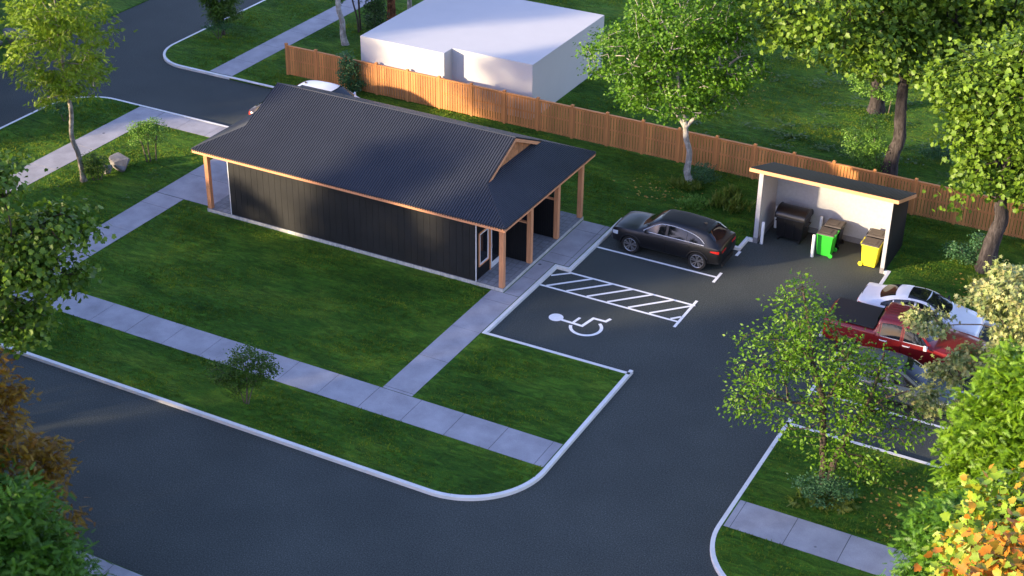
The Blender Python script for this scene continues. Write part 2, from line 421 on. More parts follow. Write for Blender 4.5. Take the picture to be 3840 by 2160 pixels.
def wheelchair():
    mb = MB(); z = 0.007; w = 0.13
    c = (2.83,-0.77); n = 32
    mb.add([(c[0]+0.29*math.cos(2*math.pi*k/n), c[1]+0.29*math.sin(2*math.pi*k/n), z) for k in range(n)], [tuple(range(n))])
    def poly(pts, w, z):
        P = [np.array(p, float) for p in pts]; m = len(P); A = []; B = []
        for i in range(m):
            ns = []
            if i > 0: t = P[i]-P[i-1]; ns.append(np.array([-t[1],t[0]])/np.linalg.norm(t))
            if i < m-1: t = P[i+1]-P[i]; ns.append(np.array([-t[1],t[0]])/np.linalg.norm(t))
            nn = sum(ns); nn = nn/np.linalg.norm(nn); k = (w/2)/max(.45, nn@ns[0])
            A.append(P[i]+nn*k); B.append(P[i]-nn*k)
        mb.add([(*p,z) for p in A] + [(*p,z) for p in B], [(i,m+i,m+i+1,i+1) for i in range(m-1)])
    poly([(3.08,-0.83),(4.00,-0.87),(4.14,-0.13),(4.66,-0.12),(4.75,0.16)], w, z+0.002)
    poly([(3.58,-0.85),(3.66,-0.34)], w*0.9, z+0.004)
    poly([(4.18+0.60*math.cos(t), -0.89+0.60*math.sin(t)) for t in np.linspace(R(193), R(193+222), 40)], w, z+0.006)
    return mb.build('wheelchair_symbol', M['line'], parent=road)
wheelchair()

# ------------------------------------------------------------------ clubhouse
def clubhouse():
    root = tag(empty('clubhouse', (-6.9, 3.4, LZ)), 'long dark clad clubhouse with black ribbed metal roof and cedar posts', 'building')
    Lr = np.array(root.location)
    def b(mb, name, mats, **kw):
        mb.v = [(x-Lr[0], y-Lr[1], z-Lr[2]) for x, y, z in mb.v]
        par = kw.pop('parent', root); return mb.build(name, mats, parent=par, **kw)
    SX0, SX1, SY0, SY1, ST = -14.5, 0.2, -0.25, 7.1, 0.28
    WX0, WX1, WY0, WY1 = -13.2, -1.05, -0.22, 6.98
    FZ0, FZ1 = 3.02, 3.18
    EX0, EX1, EY0, EY1 = -14.75, 0.43, -0.6, 7.6
    SL = 0.4615; RY = 3.5; RZ = FZ1 + SL*(RY-EY0)
    mb = MB(); mb.box(SX0, SX1, SY0, SY1, LZ-0.1, ST-0.002, 1)
    mb.add([(SX0,SY0,ST),(SX1,SY0,ST),(SX1,SY1,ST),(SX0,SY1,ST)], [(0,1,2,3)], 0)
    b(mb, 'floor_slab', [M['slab_tile'], M['slab_side']])
    # cladding panels with open seams, front and back
    mb = MB(); mb.box(WX0+.03, WX1-.03, WY0+.03, WY1-.03, ST, 3.12, 1)
    n = 40; p = (WX1-WX0)/n
    for i in range(n):
        for y0, y1 in ((WY0, WY0+.04), (WY1-.04, WY1)): mb.box(WX0+p*i+.005, WX0+p*(i+1)-.005, y0, y1, ST+.015, FZ0+0.14, 0)
    yb = WY0+.045
    while yb < WY1-.05:
        ye = min(yb+0.15, WY1-.045)
        for x0, x1 in ((WX0, WX0+.028), (WX1-.028, WX1)): mb.box(x0, x1, yb+.004, ye-.004, ST+.015, FZ0+0.14, 2)
        yb += 0.15
    b(mb, 'wall', [M['cladding'], M['seam'], M['cladding_black']])
    for x in (WX0-.012, WX1-.022):
        for y in (WY0-.014, WY1-.02):
            mb = MB(); mb.box(x, x+.034, y, y+.034, ST, FZ0+.12); b(mb, 'corner_trim', M['white_trim'])
    # posts
    for x in (0.08, -14.38):
        for y in (-0.12, 2.25, 4.70, 6.97):
            mb = MB(); mb.box(x-.1, x+.1, y-.1, y+.1, ST, FZ0+.02); b(mb, 'post', M['cedar_z'], bevel=0.008)
    # porch dividers with wooden caps, on both ends
    for x0, x1 in ((WX1, -0.02), (-14.28, WX0)):
        for y in (2.25, 4.70):
            mb = MB(); k = x0
            while k < x1-.02:
                mb.box(k+.003, min(k+.11, x1)-.003, y-.045, y+.045, ST, 2.06); k += .11
            mb.box(x0, x1, y-.035, y+.035, ST, 2.05)
            d = b(mb, 'divider', M['cladding_black'])
            mb = MB(); mb.box(x0, x1, y-.06, y+.06, 2.06, 2.12); b(mb, 'cap_rail', M['cedar_x'], parent=d)
    # windows and glazed doors in each porch bay
    for sgn, xw in ((1, WX1), (-1, WX0)):
        for y0 in (-0.02, 2.48, 4.93):
            def bx(mb, d0, d1, *a, mi=0):
                x0, x1 = sorted((xw+sgn*d0, xw+sgn*d1)); mb.box(x0, x1, *a, mi)
            def frame(mb, d0, d1, ya, yb, za, zb, t, mi=0):
                bx(mb, d0, d1, ya, ya+t, za, zb, mi=mi); bx(mb, d0, d1, yb-t, yb, za, zb, mi=mi)
                bx(mb, d0, d1, ya+t, yb-t, za, za+t, mi=mi); bx(mb, d0, d1, ya+t, yb-t, zb-t, zb, mi=mi)
            mb = MB(); frame(mb, -.02, .035, y0, y0+.84, .84, 2.36, .05); w = b(mb, 'window', M['cedar_z'])
            mb = MB(); frame(mb, -.02, .02, y0+.05, y0+.79, .89, 2.31, .07); b(mb, 'sash', M['white_trim'], parent=w)
            mb = MB(); bx(mb, -.02, .006, y0+.12, y0+.72, .96, 2.24); b(mb, 'pane', M['glass'], parent=w)
            mb = MB(); bx(mb, -.02, .035, y0+.93, y0+.98, ST, 2.40); bx(mb, -.02, .035, y0+1.86, y0+1.91, ST, 2.40); bx(mb, -.02, .035, y0+.98, y0+1.86, 2.35, 2.40)
            d = b(mb, 'door', M['cedar_z'])
            mb = MB(); frame(mb, -.02, .02, y0+.98, y0+1.86, ST+.02, 2.35, .10); bx(mb, -.02, .02, y0+1.08, y0+1.76, ST+.12, ST+.28); b(mb, 'door_leaf', M['white_trim'], parent=d)
            mb = MB(); bx(mb, -.02, .008, y0+1.08, y0+1.76, ST+.28, 2.25); b(mb, 'pane', M['glass'], parent=d)
            mb = MB(); bx(mb, .02, .06, y0+1.0, y0+1.03, 1.25, 1.45); b(mb, 'handle', M['chrome'], parent=d)
    # eave boards
    t = 0.045
    for nm, a, m in (('fascia', (EX0,EX1,EY0,EY0+t), 'cedar_x'), ('fascia', (EX0,EX1,EY1-t,EY1), 'cedar_x'),
                     ('fascia', (EX0,EX0+t,EY0+t,EY1-t), 'cedar_y'), ('fascia', (EX1-t,EX1,EY0+t,EY1-t), 'cedar_y')):
        mb = MB(); mb.box(*a, FZ0, FZ1); b(mb, nm, M[m])
    mb = MB(); mb.box(EX0+t, EX1-t, EY0+t, EY1-t, FZ0+.05, FZ0+.07); b(mb, 'soffit', M['cedar_x'])
    # ribbed metal roof
    GX0, GX1 = -13.08, -1.28              # rake tips of the raised gable
    HIP = 1.70                             # hip run from eave to rake foot
    prof = [(0.0,0.045),(0.072,0.045),(0.078,0.0),(0.108,0.0)]; PIT = 0.114
    def prof_pts(a0, a1, brk=()):
        out = []; a = a0
        while a < a1:
            for u, h in prof:
                if a+u < a1: out.append((a+u, h))
            a += PIT
        out.append((a1, 0.0))
        for g in brk: out += [(g-1e-4, 0.045), (g+1e-4, 0.045)]
        return sorted(out)
    def slope(axis, a0, a1, e, sgn, run, name, ov=0.03):
        """axis: the direction of the eave; e eave coordinate; run(a): horizontal run of the slope at a"""
        mb = MB(); pts = prof_pts(a0, a1, (GX0, GX1) if axis == 'x' else ()); v = []
        for a, h in pts:
            d = run(a)
            for dd in (-ov, max(d, 0.0)):
                y = e + sgn*dd; z = FZ1 + .006 + SL*dd + h
                v.append((a,y,z) if axis == 'x' else (y,a,z))
        f = [(2*i,2*i+2,2*i+3,2*i+1) for i in range(len(pts)-1)]
        # underside edge for thickness
        k = len(v); v += [(x,y,z-0.045) for x,y,z in v]
        f += [(2*i,k+2*i,k+2*i+2,2*i+2) for i in range(len(pts)-1)] + [(k+2*i,k+2*i+1,k+2*i+3,k+2*i+2) for i in range(len(pts)-1)]
        f += [(0,1,k+1,k),(2*len(pts)-2,k+2*len(pts)-2,k+2*len(pts)-1,2*len(pts)-1)]
        mb.add(v, f); return b(mb, name, M['roof'])
    half = RY-EY0
    def run_main(x):
        if GX0 < x < GX1: return half
        return min(x-EX0, EX1-x)
    slope('x', EX0, EX1, EY0, 1, run_main, 'roof_slope')
    slope('x', EX0, EX1, EY1, -1, run_main, 'roof_slope')
    GF1, GF0 = -1.48, -12.88               # gable faces
    def run_end(y, lim):
        m = min(y-EY0, EY1-y); return min(m, lim)
    slope('y', EY0, EY1, EX1, -1, lambda y: run_end(y, EX1-GF1), 'roof_slope')
    slope('y', EY0, EY1, EX0, 1, lambda y: run_end(y, GF0-EX0), 'roof_slope')
    mb = MB(); mb.tube([(GX0,RY,RZ+.02),(GX1,RY,RZ+.02)], .035, n=8); b(mb, 'ridge_cap', M['roof'])
    for (cx, cy, fx, fy) in ((EX1,EY0,GX1,EY0+HIP),(EX1,EY1,GX1,EY1-HIP),(EX0,EY0,GX0,EY0+HIP),(EX0,EY1,GX0,EY1-HIP)):
        mb = MB(); mb.tube([(cx,cy,FZ1+.02),(fx,fy,FZ1+.02+SL*HIP)], .022, n=6); b(mb, 'hip_cap', M['roof'])
    for gx, fx, s in ((GX1, GF1, 1), (GX0, GF0, -1)):
        hz = FZ1 + SL*abs(fx-(EX1 if s > 0 else EX0))
        # shingle rows
        mb = MB(); z = hz-.05; row = 0; rnd = random.Random(4)
        mb.add([(fx-.02*s,EY0+HIP+.3,hz-.05),(fx-.02*s,EY1-HIP-.3,hz-.05),(fx-.02*s,RY,RZ-.08)], [(0,1,2)])
        while z < RZ-.05:
            hw = (RZ-.10-z)/SL; y = RY-hw; 
            while y < RY+hw:
                w = rnd.uniform(.09,.2); y1 = min(y+w, RY+hw)
                zt = min(z+.17, RZ-.09-SL*max(abs(y-RY), abs(y1-RY)))
                if zt > z+.02 and y1-y > .02:
                    o = rnd.uniform(.016,.03)
                    xs = sorted((fx, fx+s*o)); mb.hexa([(xs[0],y,z),(xs[1],y,z),(xs[1],y1-.006,z),(xs[0],y1-.006,z)],
                        [(fx-.002,y,zt),(fx+.004,y,zt),(fx+.004,y1-.006,zt),(fx-.002,y1-.006,zt)])
                y = y1
            z += .155; row += 1
        b(mb, 'gable_wall', M['shingle'])
        for sy, e in ((1, EY0), (-1, EY1)):
            # rake board
            y0 = e+sy*(HIP-.02); z0 = FZ1+SL*HIP-.02; x0, x1 = sorted((gx, gx-s*.05))
            mb = MB(); q = [(y0,z0-.15),(RY,RZ-.15-.02),(RY,RZ-.02),(y0,z0)]
            mb.add([(x0,*a) for a in q]+[(x1,*a) for a in q], [(0,1,2,3),(4,7,6,5),(0,4,5,1),(1,5,6,2),(2,6,7,3),(3,7,4,0)])
            b(mb, 'rake_board', M['cedar_y'])
clubhouse()

# ------------------------------------------------------------------ white block house
mb = MB(); mb.prism([(-16.25,14.87),(-11.32,14.87),(-11.32,15.66),(-6.78,15.66),(-6.78,23.9),(-16.25,23.9)], 0.0, 3.03)
tag(mb.build('white_block_building', M['white'], bevel=0.008), 'plain white flat topped block building behind the wooden fence', 'building')

# ------------------------------------------------------------------ fence
def fence():
    X0 = -20.75; PY = 14.65; SP = 1.853; n = 27
    root = tag(empty('wooden_fence', (X0 + n*SP/2, PY, LZ)), 'long brown wooden board fence with capped posts along the lawn', 'fence')
    L = np.array(root.location); rnd = random.Random(3)
    pm = MB(); pm.box(-.06,.06,-.06,.06,-.05,1.70); pm.box(-.075,.075,-.075,.075,1.70,1.745)
    pm.add([(-.06,-.06,1.745),(.06,-.06,1.745),(.06,.06,1.745),(-.06,.06,1.745),(0,0,1.785)], [(0,1,4),(1,2,4),(2,3,4),(3,0,4)])
    p0 = pm.build('fence_post', M['fence'], parent=root)
    pans = []
    for v in range(4):
        mb = MB(); w = SP-.12; nb = 12; p = w/nb
        mb.box(-w/2, w/2, -.02, .02, .08, .15); mb.box(-w/2, w/2, -.02, .02, .84, .92)
        mb.box(-w/2, w/2, -.02, .02, 1.52, 1.60); mb.box(-w/2, w/2, -.06, .06, 1.62, 1.65)
        for i in range(nb):
            x = -w/2+p*i
            g = rnd.uniform(.012,.018)
            mb.box(x+g, x+p-g, -.042+rnd.uniform(-.003,.003), -.022, .045, 1.62)
        pans.append(mb)
    built = [m.build('fence_panel', M['fence'], parent=root) for m in pans]
    for i in range(n+1):
        o = p0 if i == 0 else p0.copy()
        if i: COL.objects.link(o); o.parent = root
        o.location = (X0+i*SP-L[0], 0, 0)
    for i in range(n):
        o = built[i] if i < 4 else built[i % 4].copy()
        if i >= 4: COL.objects.link(o); o.parent = root
        o.location = (X0+(i+.5)*SP-L[0], 0, 0)
fence()

# ------------------------------------------------------------------ bin shelter
def shelter():
    root = tag(empty('bin_shelter', (10.18, 10.2, 0)), 'open white walled bin shelter with black pitched roof', 'shelter')
    L = np.array(root.location)
    def b(mb, name, mats, parent=None, **kw):
        mb.v = [(x-L[0], y-L[1], z) for x, y, z in mb.v]; return mb.build(name, mats, parent=parent or root, **kw)
    def zt(y): return 3.50 - 0.335*(y-8.5)
    def side(x0, x1, y0, y1, z0, mi, mb, dz=0.0):
        mb.hexa([(x0,y0,z0),(x1,y0,z0),(x1,y1,z0),(x0,y1,z0)], [(x0,y0,zt(y0)-dz),(x1,y0,zt(y0)-dz),(x1,y1,zt(y1)-dz),(x0,y1,zt(y1)-dz)], mi)
    for x0, x1, cx0, cx1 in ((7.34,7.52,7.30,7.337), (12.86,13.02,13.023,13.06)):
        mb = MB(); side(x0, x1, 8.95, 11.05, .25, 0, mb); w = b(mb, 'side_wall', M['stucco'])
        mb = MB(); side(cx0, cx1, 8.99, 11.56, .05, 0, mb, .01); b(mb, 'outer_cladding', M['cladding_black'], parent=w)
        mb = MB(); mb.box(x0-.004, x1+.004, 8.94, 11.05, 0, .25); b(mb, 'plinth', M['plinth_grey'], parent=w)
    mb = MB(); side(7.34, 13.02, 11.053, 11.24, .25, 0, mb); w = b(mb, 'back_wall', M['stucco'])
    mb = MB(); mb.box(7.526, 12.856, 11.03, 11.24, 0, .247); b(mb, 'plinth', M['plinth_grey'], parent=w)
    mb = MB(); side(7.34, 13.02, 11.243, 11.28, .05, 0, mb, .01); b(mb, 'outer_cladding', M['cladding_black'], parent=w)
    # roof: ribbed deck on cedar edge boards
    X0, X1, Y0, Y1 = 7.08, 13.30, 8.5, 11.62
    mb = MB(); v = []; xs = []; x = X0
    while x < X1:
        xs += [(x,.018),(x+.07,.018),(x+.08,0),(x+.10,0)]; x += .11
    xs = [(min(x, X1), h) for x, h in xs] + [(X1,0)]
    for x, h in xs: v += [(x,Y0-.02,zt(Y0)+.145+h),(x,Y1+.02,zt(Y1)+.145+h)]
    k = len(v); v += [(x,y,z-.05) for x,y,z in v]; n = len(xs)
    f = [(2*i,2*i+2,2*i+3,2*i+1) for i in range(n-1)] + [(k+2*i,k+2*i+1,k+2*i+3,k+2*i+2) for i in range(n-1)]
    f += [(2*i,k+2*i,k+2*i+2,2*i+2) for i in range(n-1)] + [(2*i+1,2*i+3,k+2*i+3,k+2*i+1) for i in range(n-1)] + [(0,1,k+1,k),(2*n-2,k+2*n-2,k+2*n-1,2*n-1)]
    mb.add(v, f); rf = b(mb, 'roof', M['cladding_black'])
    mb = MB(); mb.hexa([(X0,Y0,zt(Y0)),(X1,Y0,zt(Y0)),(X1,Y1,zt(Y1)),(X0,Y1,zt(Y1))],[(X0,Y0,zt(Y0)+.09),(X1,Y0,zt(Y0)+.09),(X1,Y1,zt(Y1)+.09),(X0,Y1,zt(Y1)+.09)])
    b(mb, 'roof_deck', M['cedar_x'], parent=rf)
    mb = MB(); mb.box(X0-.03, X1+.03, Y0-.045, Y0-.003, zt(Y0)-.02, zt(Y0)+.13); b(mb, 'fascia', M['cedar_x'], parent=rf)
    for xa in (X0-.035, X1+.003):
        mb = MB(); q = [(Y0-.003,zt(Y0)-.02),(Y1,zt(Y1)-.02),(Y1,zt(Y1)+.13),(Y0-.003,zt(Y0)+.13)]
        mb.add([(xa,*a) for a in q]+[(xa+.032,*a) for a in q], [(0,1,2,3),(4,7,6,5),(0,4,5,1),(1,5,6,2),(2,6,7,3),(3,7,4,0)])
        b(mb, 'barge_board', M['cedar_y'], parent=rf)
shelter()

def bollard(x, y, label):
    mb = MB(); mb.lathe([(.0001,0),(.067,0),(.067,1.0),(.058,1.022),(.03,1.03),(.0001,1.032)], (0,0,0), (0,0,1), 20)
    o = mb.build('bollard', M['bollard'], loc=(x,y,0), smooth=True)
    tag(o, label, 'bollard', 'white bollards guarding the bins')
bollard(7.70, 9.02, 'white round bollard standing by the shelter\'s left wall end')
bollard(7.70, 10.75, 'white round bollard half hidden behind the large black dumpster')
bollard(10.00-.04, 8.96, 'white round bollard directly in front of the green wheelie bin')
bollard(9.69, 10.74, 'white round bollard between the dumpster and the rear wheelie bin')

# bins
def dumpster():
    root = tag(empty('dumpster', (8.66, 10.12, 0)), 'large black four wheeled dumpster with rounded lid', 'dumpster')
    mb = MB(); mb.hexa([(-.56,-.40,.17),(.56,-.40,.17),(.56,.40,.17),(-.56,.40,.17)], [(-.62,-.47,1.08),(.62,-.47,1.08),(.62,.47,1.08),(-.62,.47,1.08)])
    for x in (-.2,.2): mb.hexa([(x-.03,-.43,.22),(x+.03,-.43,.22),(x+.03,-.39,.22),(x-.03,-.39,.22)], [(x-.03,-.485,1.0),(x+.03,-.485,1.0),(x+.03,-.45,1.0),(x-.03,-.45,1.0)])
    mb.build('body', M['bin_black'], parent=root, bevel=.02)
    mb = MB(); mb.box(-.66,.66,-.51,.51,1.075,1.12); mb.build('rim', M['bin_black'], parent=root, bevel=.012)
    # barrel lid
    mb = MB(); n = 18; v = []
    for x in (-.65,.65):
        for k in range(n+1):
            t = math.pi*k/n; v.append((x, -.52*math.cos(t)*(1 if t > 0 else 1), 1.115+.36*math.sin(t)**.8))
    f = [(k,k+1,n+2+k,n+1+k) for k in range(n)] + [tuple(range(n+1))[::-1], tuple(range(n+1,2*n+2)), (0,n+1,2*n+1,n)]
    mb.add(v, f); lid = mb.build('lid', M['bin_black'], parent=root, smooth=True, angle=50)
    mb = MB()
    for x in (-.665,.64): mb.tube([(x+.012,-.535*math.cos(math.pi*k/n),1.10+.385*math.sin(math.pi*k/n)**.8) for k in range(n+1)], .022, n=6)
    mb.tube([(-.6,-.54,1.13),(.6,-.54,1.13)], .022, n=6); mb.build('lid_edge', M['bin_black'], parent=lid, smooth=True)
    for x in (-.46,.46):
        for y in (-.36,.36):
            mb = MB(); mb.lathe([(.03,-.03),(.09,-.03),(.10,-.02),(.10,.02),(.09,.03),(.03,.03)], (x,y,.10), (1,0,0), 18); mb.box(x-.045,x+.045,y-.03,y+.03,.12,.19)
            mb.build('wheel', M['rubber'], parent=root, smooth=True)
    for s in (-1,1):
        mb = MB(); mb.tube([(s*.60,-.25,.8),(s*.70,-.25,.82),(s*.70,.25,.82),(s*.60,.25,.8)], .022, n=8); mb.build('handle', M['bin_black'], parent=root)
    root.rotation_euler.z = R(-1.5)
dumpster()

def wheelie(x, y, body, lid, label, side=1):
    root = tag(empty('wheelie_bin', (x, y, 0)), label, 'wheelie bin', 'wheelie bins in the bin shelter')
    mb = MB(); mb.hexa([(-.30,-.30,.03),(.27,-.30,.03),(.27,.30,.03),(-.30,.30,.03)], [(-.37,-.34,.98),(.34,-.34,.98),(.34,.34,.98),(-.37,.34,.98)])
    mb.build('body', body, parent=root, bevel=.025)
    mb = MB(); mb.box(-.39,.37,-.36,.36,.955,1.0); mb.build('rim', body, parent=root, bevel=.012)
    mb = MB(); mb.hexa([(-.385,-.365,1.0),(.385,-.365,1.0),(.385,.365,1.0),(-.385,.365,1.0)], [(-.35,-.335,1.055),(.35,-.335,1.055),(.35,.335,1.055),(-.35,.335,1.055)])
    l = mb.build('lid', lid, parent=root, bevel=.018)
    mb = MB(); mb.box(-.22,.16,-.19,.19,1.05,1.075); mb.build('lid_panel', lid, parent=l, bevel=.01)
    mb = MB()
    for yy in (-.22,.22): mb.tube([(.30,yy-.06,.99),(.40,yy-.05,1.06),(.40,yy+.05,1.06),(.30,yy+.06,.99)], .016, n=6)
    mb.tube([(.40,-.3,1.02),(.40,.3,1.02)], .016, n=6); mb.build('handle', body, parent=root)
    for yy in (-.33,.33):
        mb = MB(); mb.lathe([(.0001,-.03),(.09,-.03),(.10,-.02),(.10,.02),(.09,.03),(.0001,.03)], (.30,yy,.10), (0,1,0), 20); mb.build('wheel', body, parent=root, smooth=True)
    if side < 0: root.rotation_euler.z = math.pi
    return root
wheelie(10.37, 9.50, M['bin_green'], M['bin_brown'], 'bright green wheelie bin with dark lid in front row')
wheelie(10.40, 10.38, M['bin_black'], M['bin_brown'], 'dark wheelie bin standing right behind the green bin')
wheelie(12.27, 9.50, M['bin_yellow'], M['bin_brown'], 'yellow wheelie bin with dark lid beside right shelter wall', -1)
wheelie(12.25, 10.38, M['bin_black'], M['bin_brown'], 'dark wheelie bin mostly hidden behind the yellow bin', -1)
#CARS#
# ------------------------------------------------------------------ vehicles
def pchip(xs, ys):
    xs = np.array(xs, float); ys = np.array(ys, float); h = np.diff(xs); d = np.diff(ys)/h
    m = np.zeros(len(xs)); m[0] = d[0]; m[-1] = d[-1]
    for i in range(1, len(xs)-1):
        if d[i-1]*d[i] <= 0: m[i] = 0
        else:
            w1 = 2*h[i]+h[i-1]; w2 = h[i]+2*h[i-1]; m[i] = (w1+w2)/(w1/d[i-1]+w2/d[i])
    def f(x):
        x = np.clip(x, xs[0], xs[-1]); i = np.clip(np.searchsorted(xs, x)-1, 0, len(h)-1)
        t = (x-xs[i])/h[i]; t2 = t*t; t3 = t2*t
        return (2*t3-3*t2+1)*ys[i] + (t3-2*t2+t)*h[i]*m[i] + (-2*t3+3*t2)*ys[i+1] + (t3-t2)*h[i]*m[i+1]
    return f

class Shell:
    """car body lofted through cross sections; x forward, z up"""
    def __init__(s, tab, nx=110, chaikin=2, extra=()):
        # tab rows: x, underside z, half width, belt z, belt half width, roof-edge half width, top z, crown
        T = np.array(tab, float); fs = [pchip(T[:,0], T[:,k]) for k in range(1, 8)]
        s.x = np.unique(np.concatenate([np.linspace(T[0,0], T[-1,0], nx), T[:,0], np.array(extra)]))
        Y = []; Z = []
        for x in s.x:
            zb, w, zl, wb, wt, zt, cr = [float(f(x)) for f in fs]
            h = zl-zb
            P = np.array([(0,zb),(.80*w,zb),(.955*w,zb+.10*h),(w*.99,zb+.28*h),(w,zb+.55*h),(w*.985,zb+.80*h),(wb+(w-wb)*.35,zl-.02*h),(wb,zl+.02),
                 (wt+(wb-wt)*.35,zl+(zt-cr-zl)*.72),(wt,zt-cr),(wt*.72,zt-cr*.28),(wt*.35,zt-.04*cr),(0,zt)])
            for _ in range(chaikin):
                q = np.empty((2*len(P),2)); q[0] = P[0]; q[-1] = P[-1]
                q[1:-1:2] = P[:-1]*.75+P[1:]*.25; q[2:-1:2] = P[:-1]*.25+P[1:]*.75; P = q
            Y.append(P[:,0]); Z.append(P[:,1])
        s.Y = np.array(Y); s.Z = np.array(Z); s.nt = s.Y.shape[1]
    def row(s, x):
        i = int(np.clip(np.searchsorted(s.x, x)-1, 0, len(s.x)-2)); t = (x-s.x[i])/(s.x[i+1]-s.x[i]); t = min(max(t,0),1)
        return s.Y[i]*(1-t)+s.Y[i+1]*t, s.Z[i]*(1-t)+s.Z[i+1]*t
    def side(s, x, z, off=0.0):
        y, zz = s.row(x); zm = np.maximum.accumulate(zz); return float(np.interp(z, zm + np.arange(len(zm))*1e-7, y)) + off
    def top(s, x, y, off=0.0):
        yy, zz = s.row(x); k = int(len(yy)*.45); return float(np.interp(abs(y), yy[k:][::-1], zz[k:][::-1])) + off
    def body(s, name, mat, parent, wheels=(), rad=.37, hw=1.0, trim=None):
        n = s.nt; m = len(s.x); v = []
        for i in range(m):
            v += [(s.x[i], s.Y[i,k], s.Z[i,k]) for k in range(n)] + [(s.x[i], -s.Y[i,k], s.Z[i,k]) for k in range(n-2,0,-1)]
        r = 2*n-2
        f = [(i*r+k, i*r+(k+1)%r, (i+1)*r+(k+1)%r, (i+1)*r+k) for i in range(m-1) for k in range(r)]
        f += [tuple(range(r)), tuple((m-1)*r+k for k in range(r))[::-1]]
        mb = MB(); mb.add(v, f)
        o = mb.build(name, [mat, M['dark_trim']], parent=None, smooth=True, angle=40)
        if wheels:
            c = MB()
            for wx in wheels:
                for sg in (-1,1):
                    c.cyl((wx, sg*(hw-.36), rad-.02), (wx, sg*(hw+.3), rad-.02), rad+.055, n=40)
            co = c.build('cutter', [M['dark_trim']])
            mod = o.modifiers.new('arches', 'BOOLEAN'); mod.operation = 'DIFFERENCE'; mod.solver = 'EXACT'; mod.object = co
            mod.material_mode = 'TRANSFER'
            dg = bpy.context.evaluated_depsgraph_get(); dg.update()
            me = bpy.data.meshes.new_from_object(o.evaluated_get(dg))
            o.modifiers.clear(); o.data = me
            cm = co.data; bpy.data.objects.remove(co); bpy.data.meshes.remove(cm)
            me.set_sharp_from_angle(angle=R(40))
        o.parent = parent; return o
    def side_patch(s, name, mat, parent, xs, zlo, zhi, sg, off=.006, nx=26, nz=8):
        mb = MB(); X = np.linspace(xs[0], xs[1], nx); v = []
        for x in X:
            a, b = zlo(x), zhi(x)
            for t in np.linspace(0, 1, nz):
                z = a+(b-a)*t; v.append((x, sg*s.side(x, z, off), z))
        mb.add(v, [(i*nz+k, i*nz+k+1, (i+1)*nz+k+1, (i+1)*nz+k) for i in range(nx-1) for k in range(nz-1)])
        return mb.build(name, mat, parent=parent, smooth=True)
    def line(s, name, mat, parent, pts, sg, rad=.008, off=.004, closed=False):
        mb = MB(); P = []
        for (x0,z0),(x1,z1) in zip(pts[:-1], pts[1:]):
            for t in np.linspace(0,1,8)[:-1]: P.append((x0+(x1-x0)*t, z0+(z1-z0)*t))
        P.append(pts[-1])
        mb.tube([(x, sg*s.side(x,z,off), z) for x, z in P], rad, n=5, closed=closed); return mb.build(name, mat, parent=parent)
    def top_patch(s, name, mat, parent, x0, x1, hw, bow0=0.0, bow1=0.0, off=.008, nx=14, ny=15):
        """patch over the top between x0 and x1 (functions of y through the bow), half width hw(x)"""
        mb = MB(); v = []
        for i in range(nx):
            t = i/(nx-1); xc = x0+(x1-x0)*t
            for u in np.linspace(-1, 1, ny):
                x = xc - (bow0*(1-t)+bow1*t)*u*u
                y = u*hw(xc); v.append((x, y, s.top(x, y, off)))
        mb.add(v, [(i*ny+k, i*ny+k+1, (i+1)*ny+k+1, (i+1)*ny+k) for i in range(nx-1) for k in range(ny-1)])
        return mb.build(name, mat, parent=parent, smooth=True)

_wheel = {}
def wheel(parent, x, y, r, wd, sg, style, dark=True):
    key = (r, wd, style)
    if key not in _wheel:
        t = MB(); t.lathe([(r*.70,-wd/2+.01),(r*.92,-wd/2),(r*.985,-wd/2+.03),(r,-wd/4),(r,wd/4),(r*.985,wd/2-.03),(r*.92,wd/2),(r*.70,wd/2-.01)], (0,0,0), (0,1,0), 40)
        q = MB(); q.lathe([(r*.70,-wd/2+.01),(r*.66,0),(r*.66,wd*.25),(r*.69,wd/2-.015),(r*.72,wd/2-.008),(r*.70,wd/2-.001),(r*.665,wd/2-.012)], (0,0,0), (0,1,0), 40, 0)
        q.cyl((0,.0,0), (0,wd*.22,0), r*.66, n=40, mi=1)
        q.cyl((0,wd*.1,0), (0,wd/2-.02,0), r*.12, r*.10, n=16, mi=0)
        ns = 5
        for k in range(ns):
            for da in ((-.13,.13) if style == 'twin' else (0,)):
                a = 2*math.pi*k/ns; a0 = a+da*.9; a1 = a+da*1.75
                wsp = r*.055 if style == 'twin' else r*.09
                p = np.array([math.sin(a0)*r*.08, 0, math.cos(a0)*r*.08]); e = np.array([math.sin(a1)*r*.69, 0, math.cos(a1)*r*.69])
                d = e-p; d /= np.linalg.norm(d); n2 = np.array([d[2],0,-d[0]])
                ya, yb = wd*.24, wd/2-.022
                q.hexa([p-n2*wsp*.8+[0,ya,0], e-n2*wsp*1.3+[0,ya,0], e+n2*wsp*1.3+[0,ya,0], p+n2*wsp*.8+[0,ya,0]],
                       [p-n2*wsp*.6+[0,yb,0], e-n2*wsp+[0,yb+.01,0], e+n2*wsp+[0,yb+.01,0], p+n2*wsp*.6+[0,yb,0]], 0)
        _wheel[key] = (t, q)
    t, q = _wheel[key]
    h = t.build('wheel', M['rubber'], parent=parent, smooth=True, angle=50); h.name = 'wheel'
    h.location = (x, y, r); h.rotation_euler = (0, 0, 0 if sg > 0 else math.pi)
    ri = q.build('rim', [M['alloy'], M['dark_trim']], parent=h, smooth=True, angle=30)
    return h

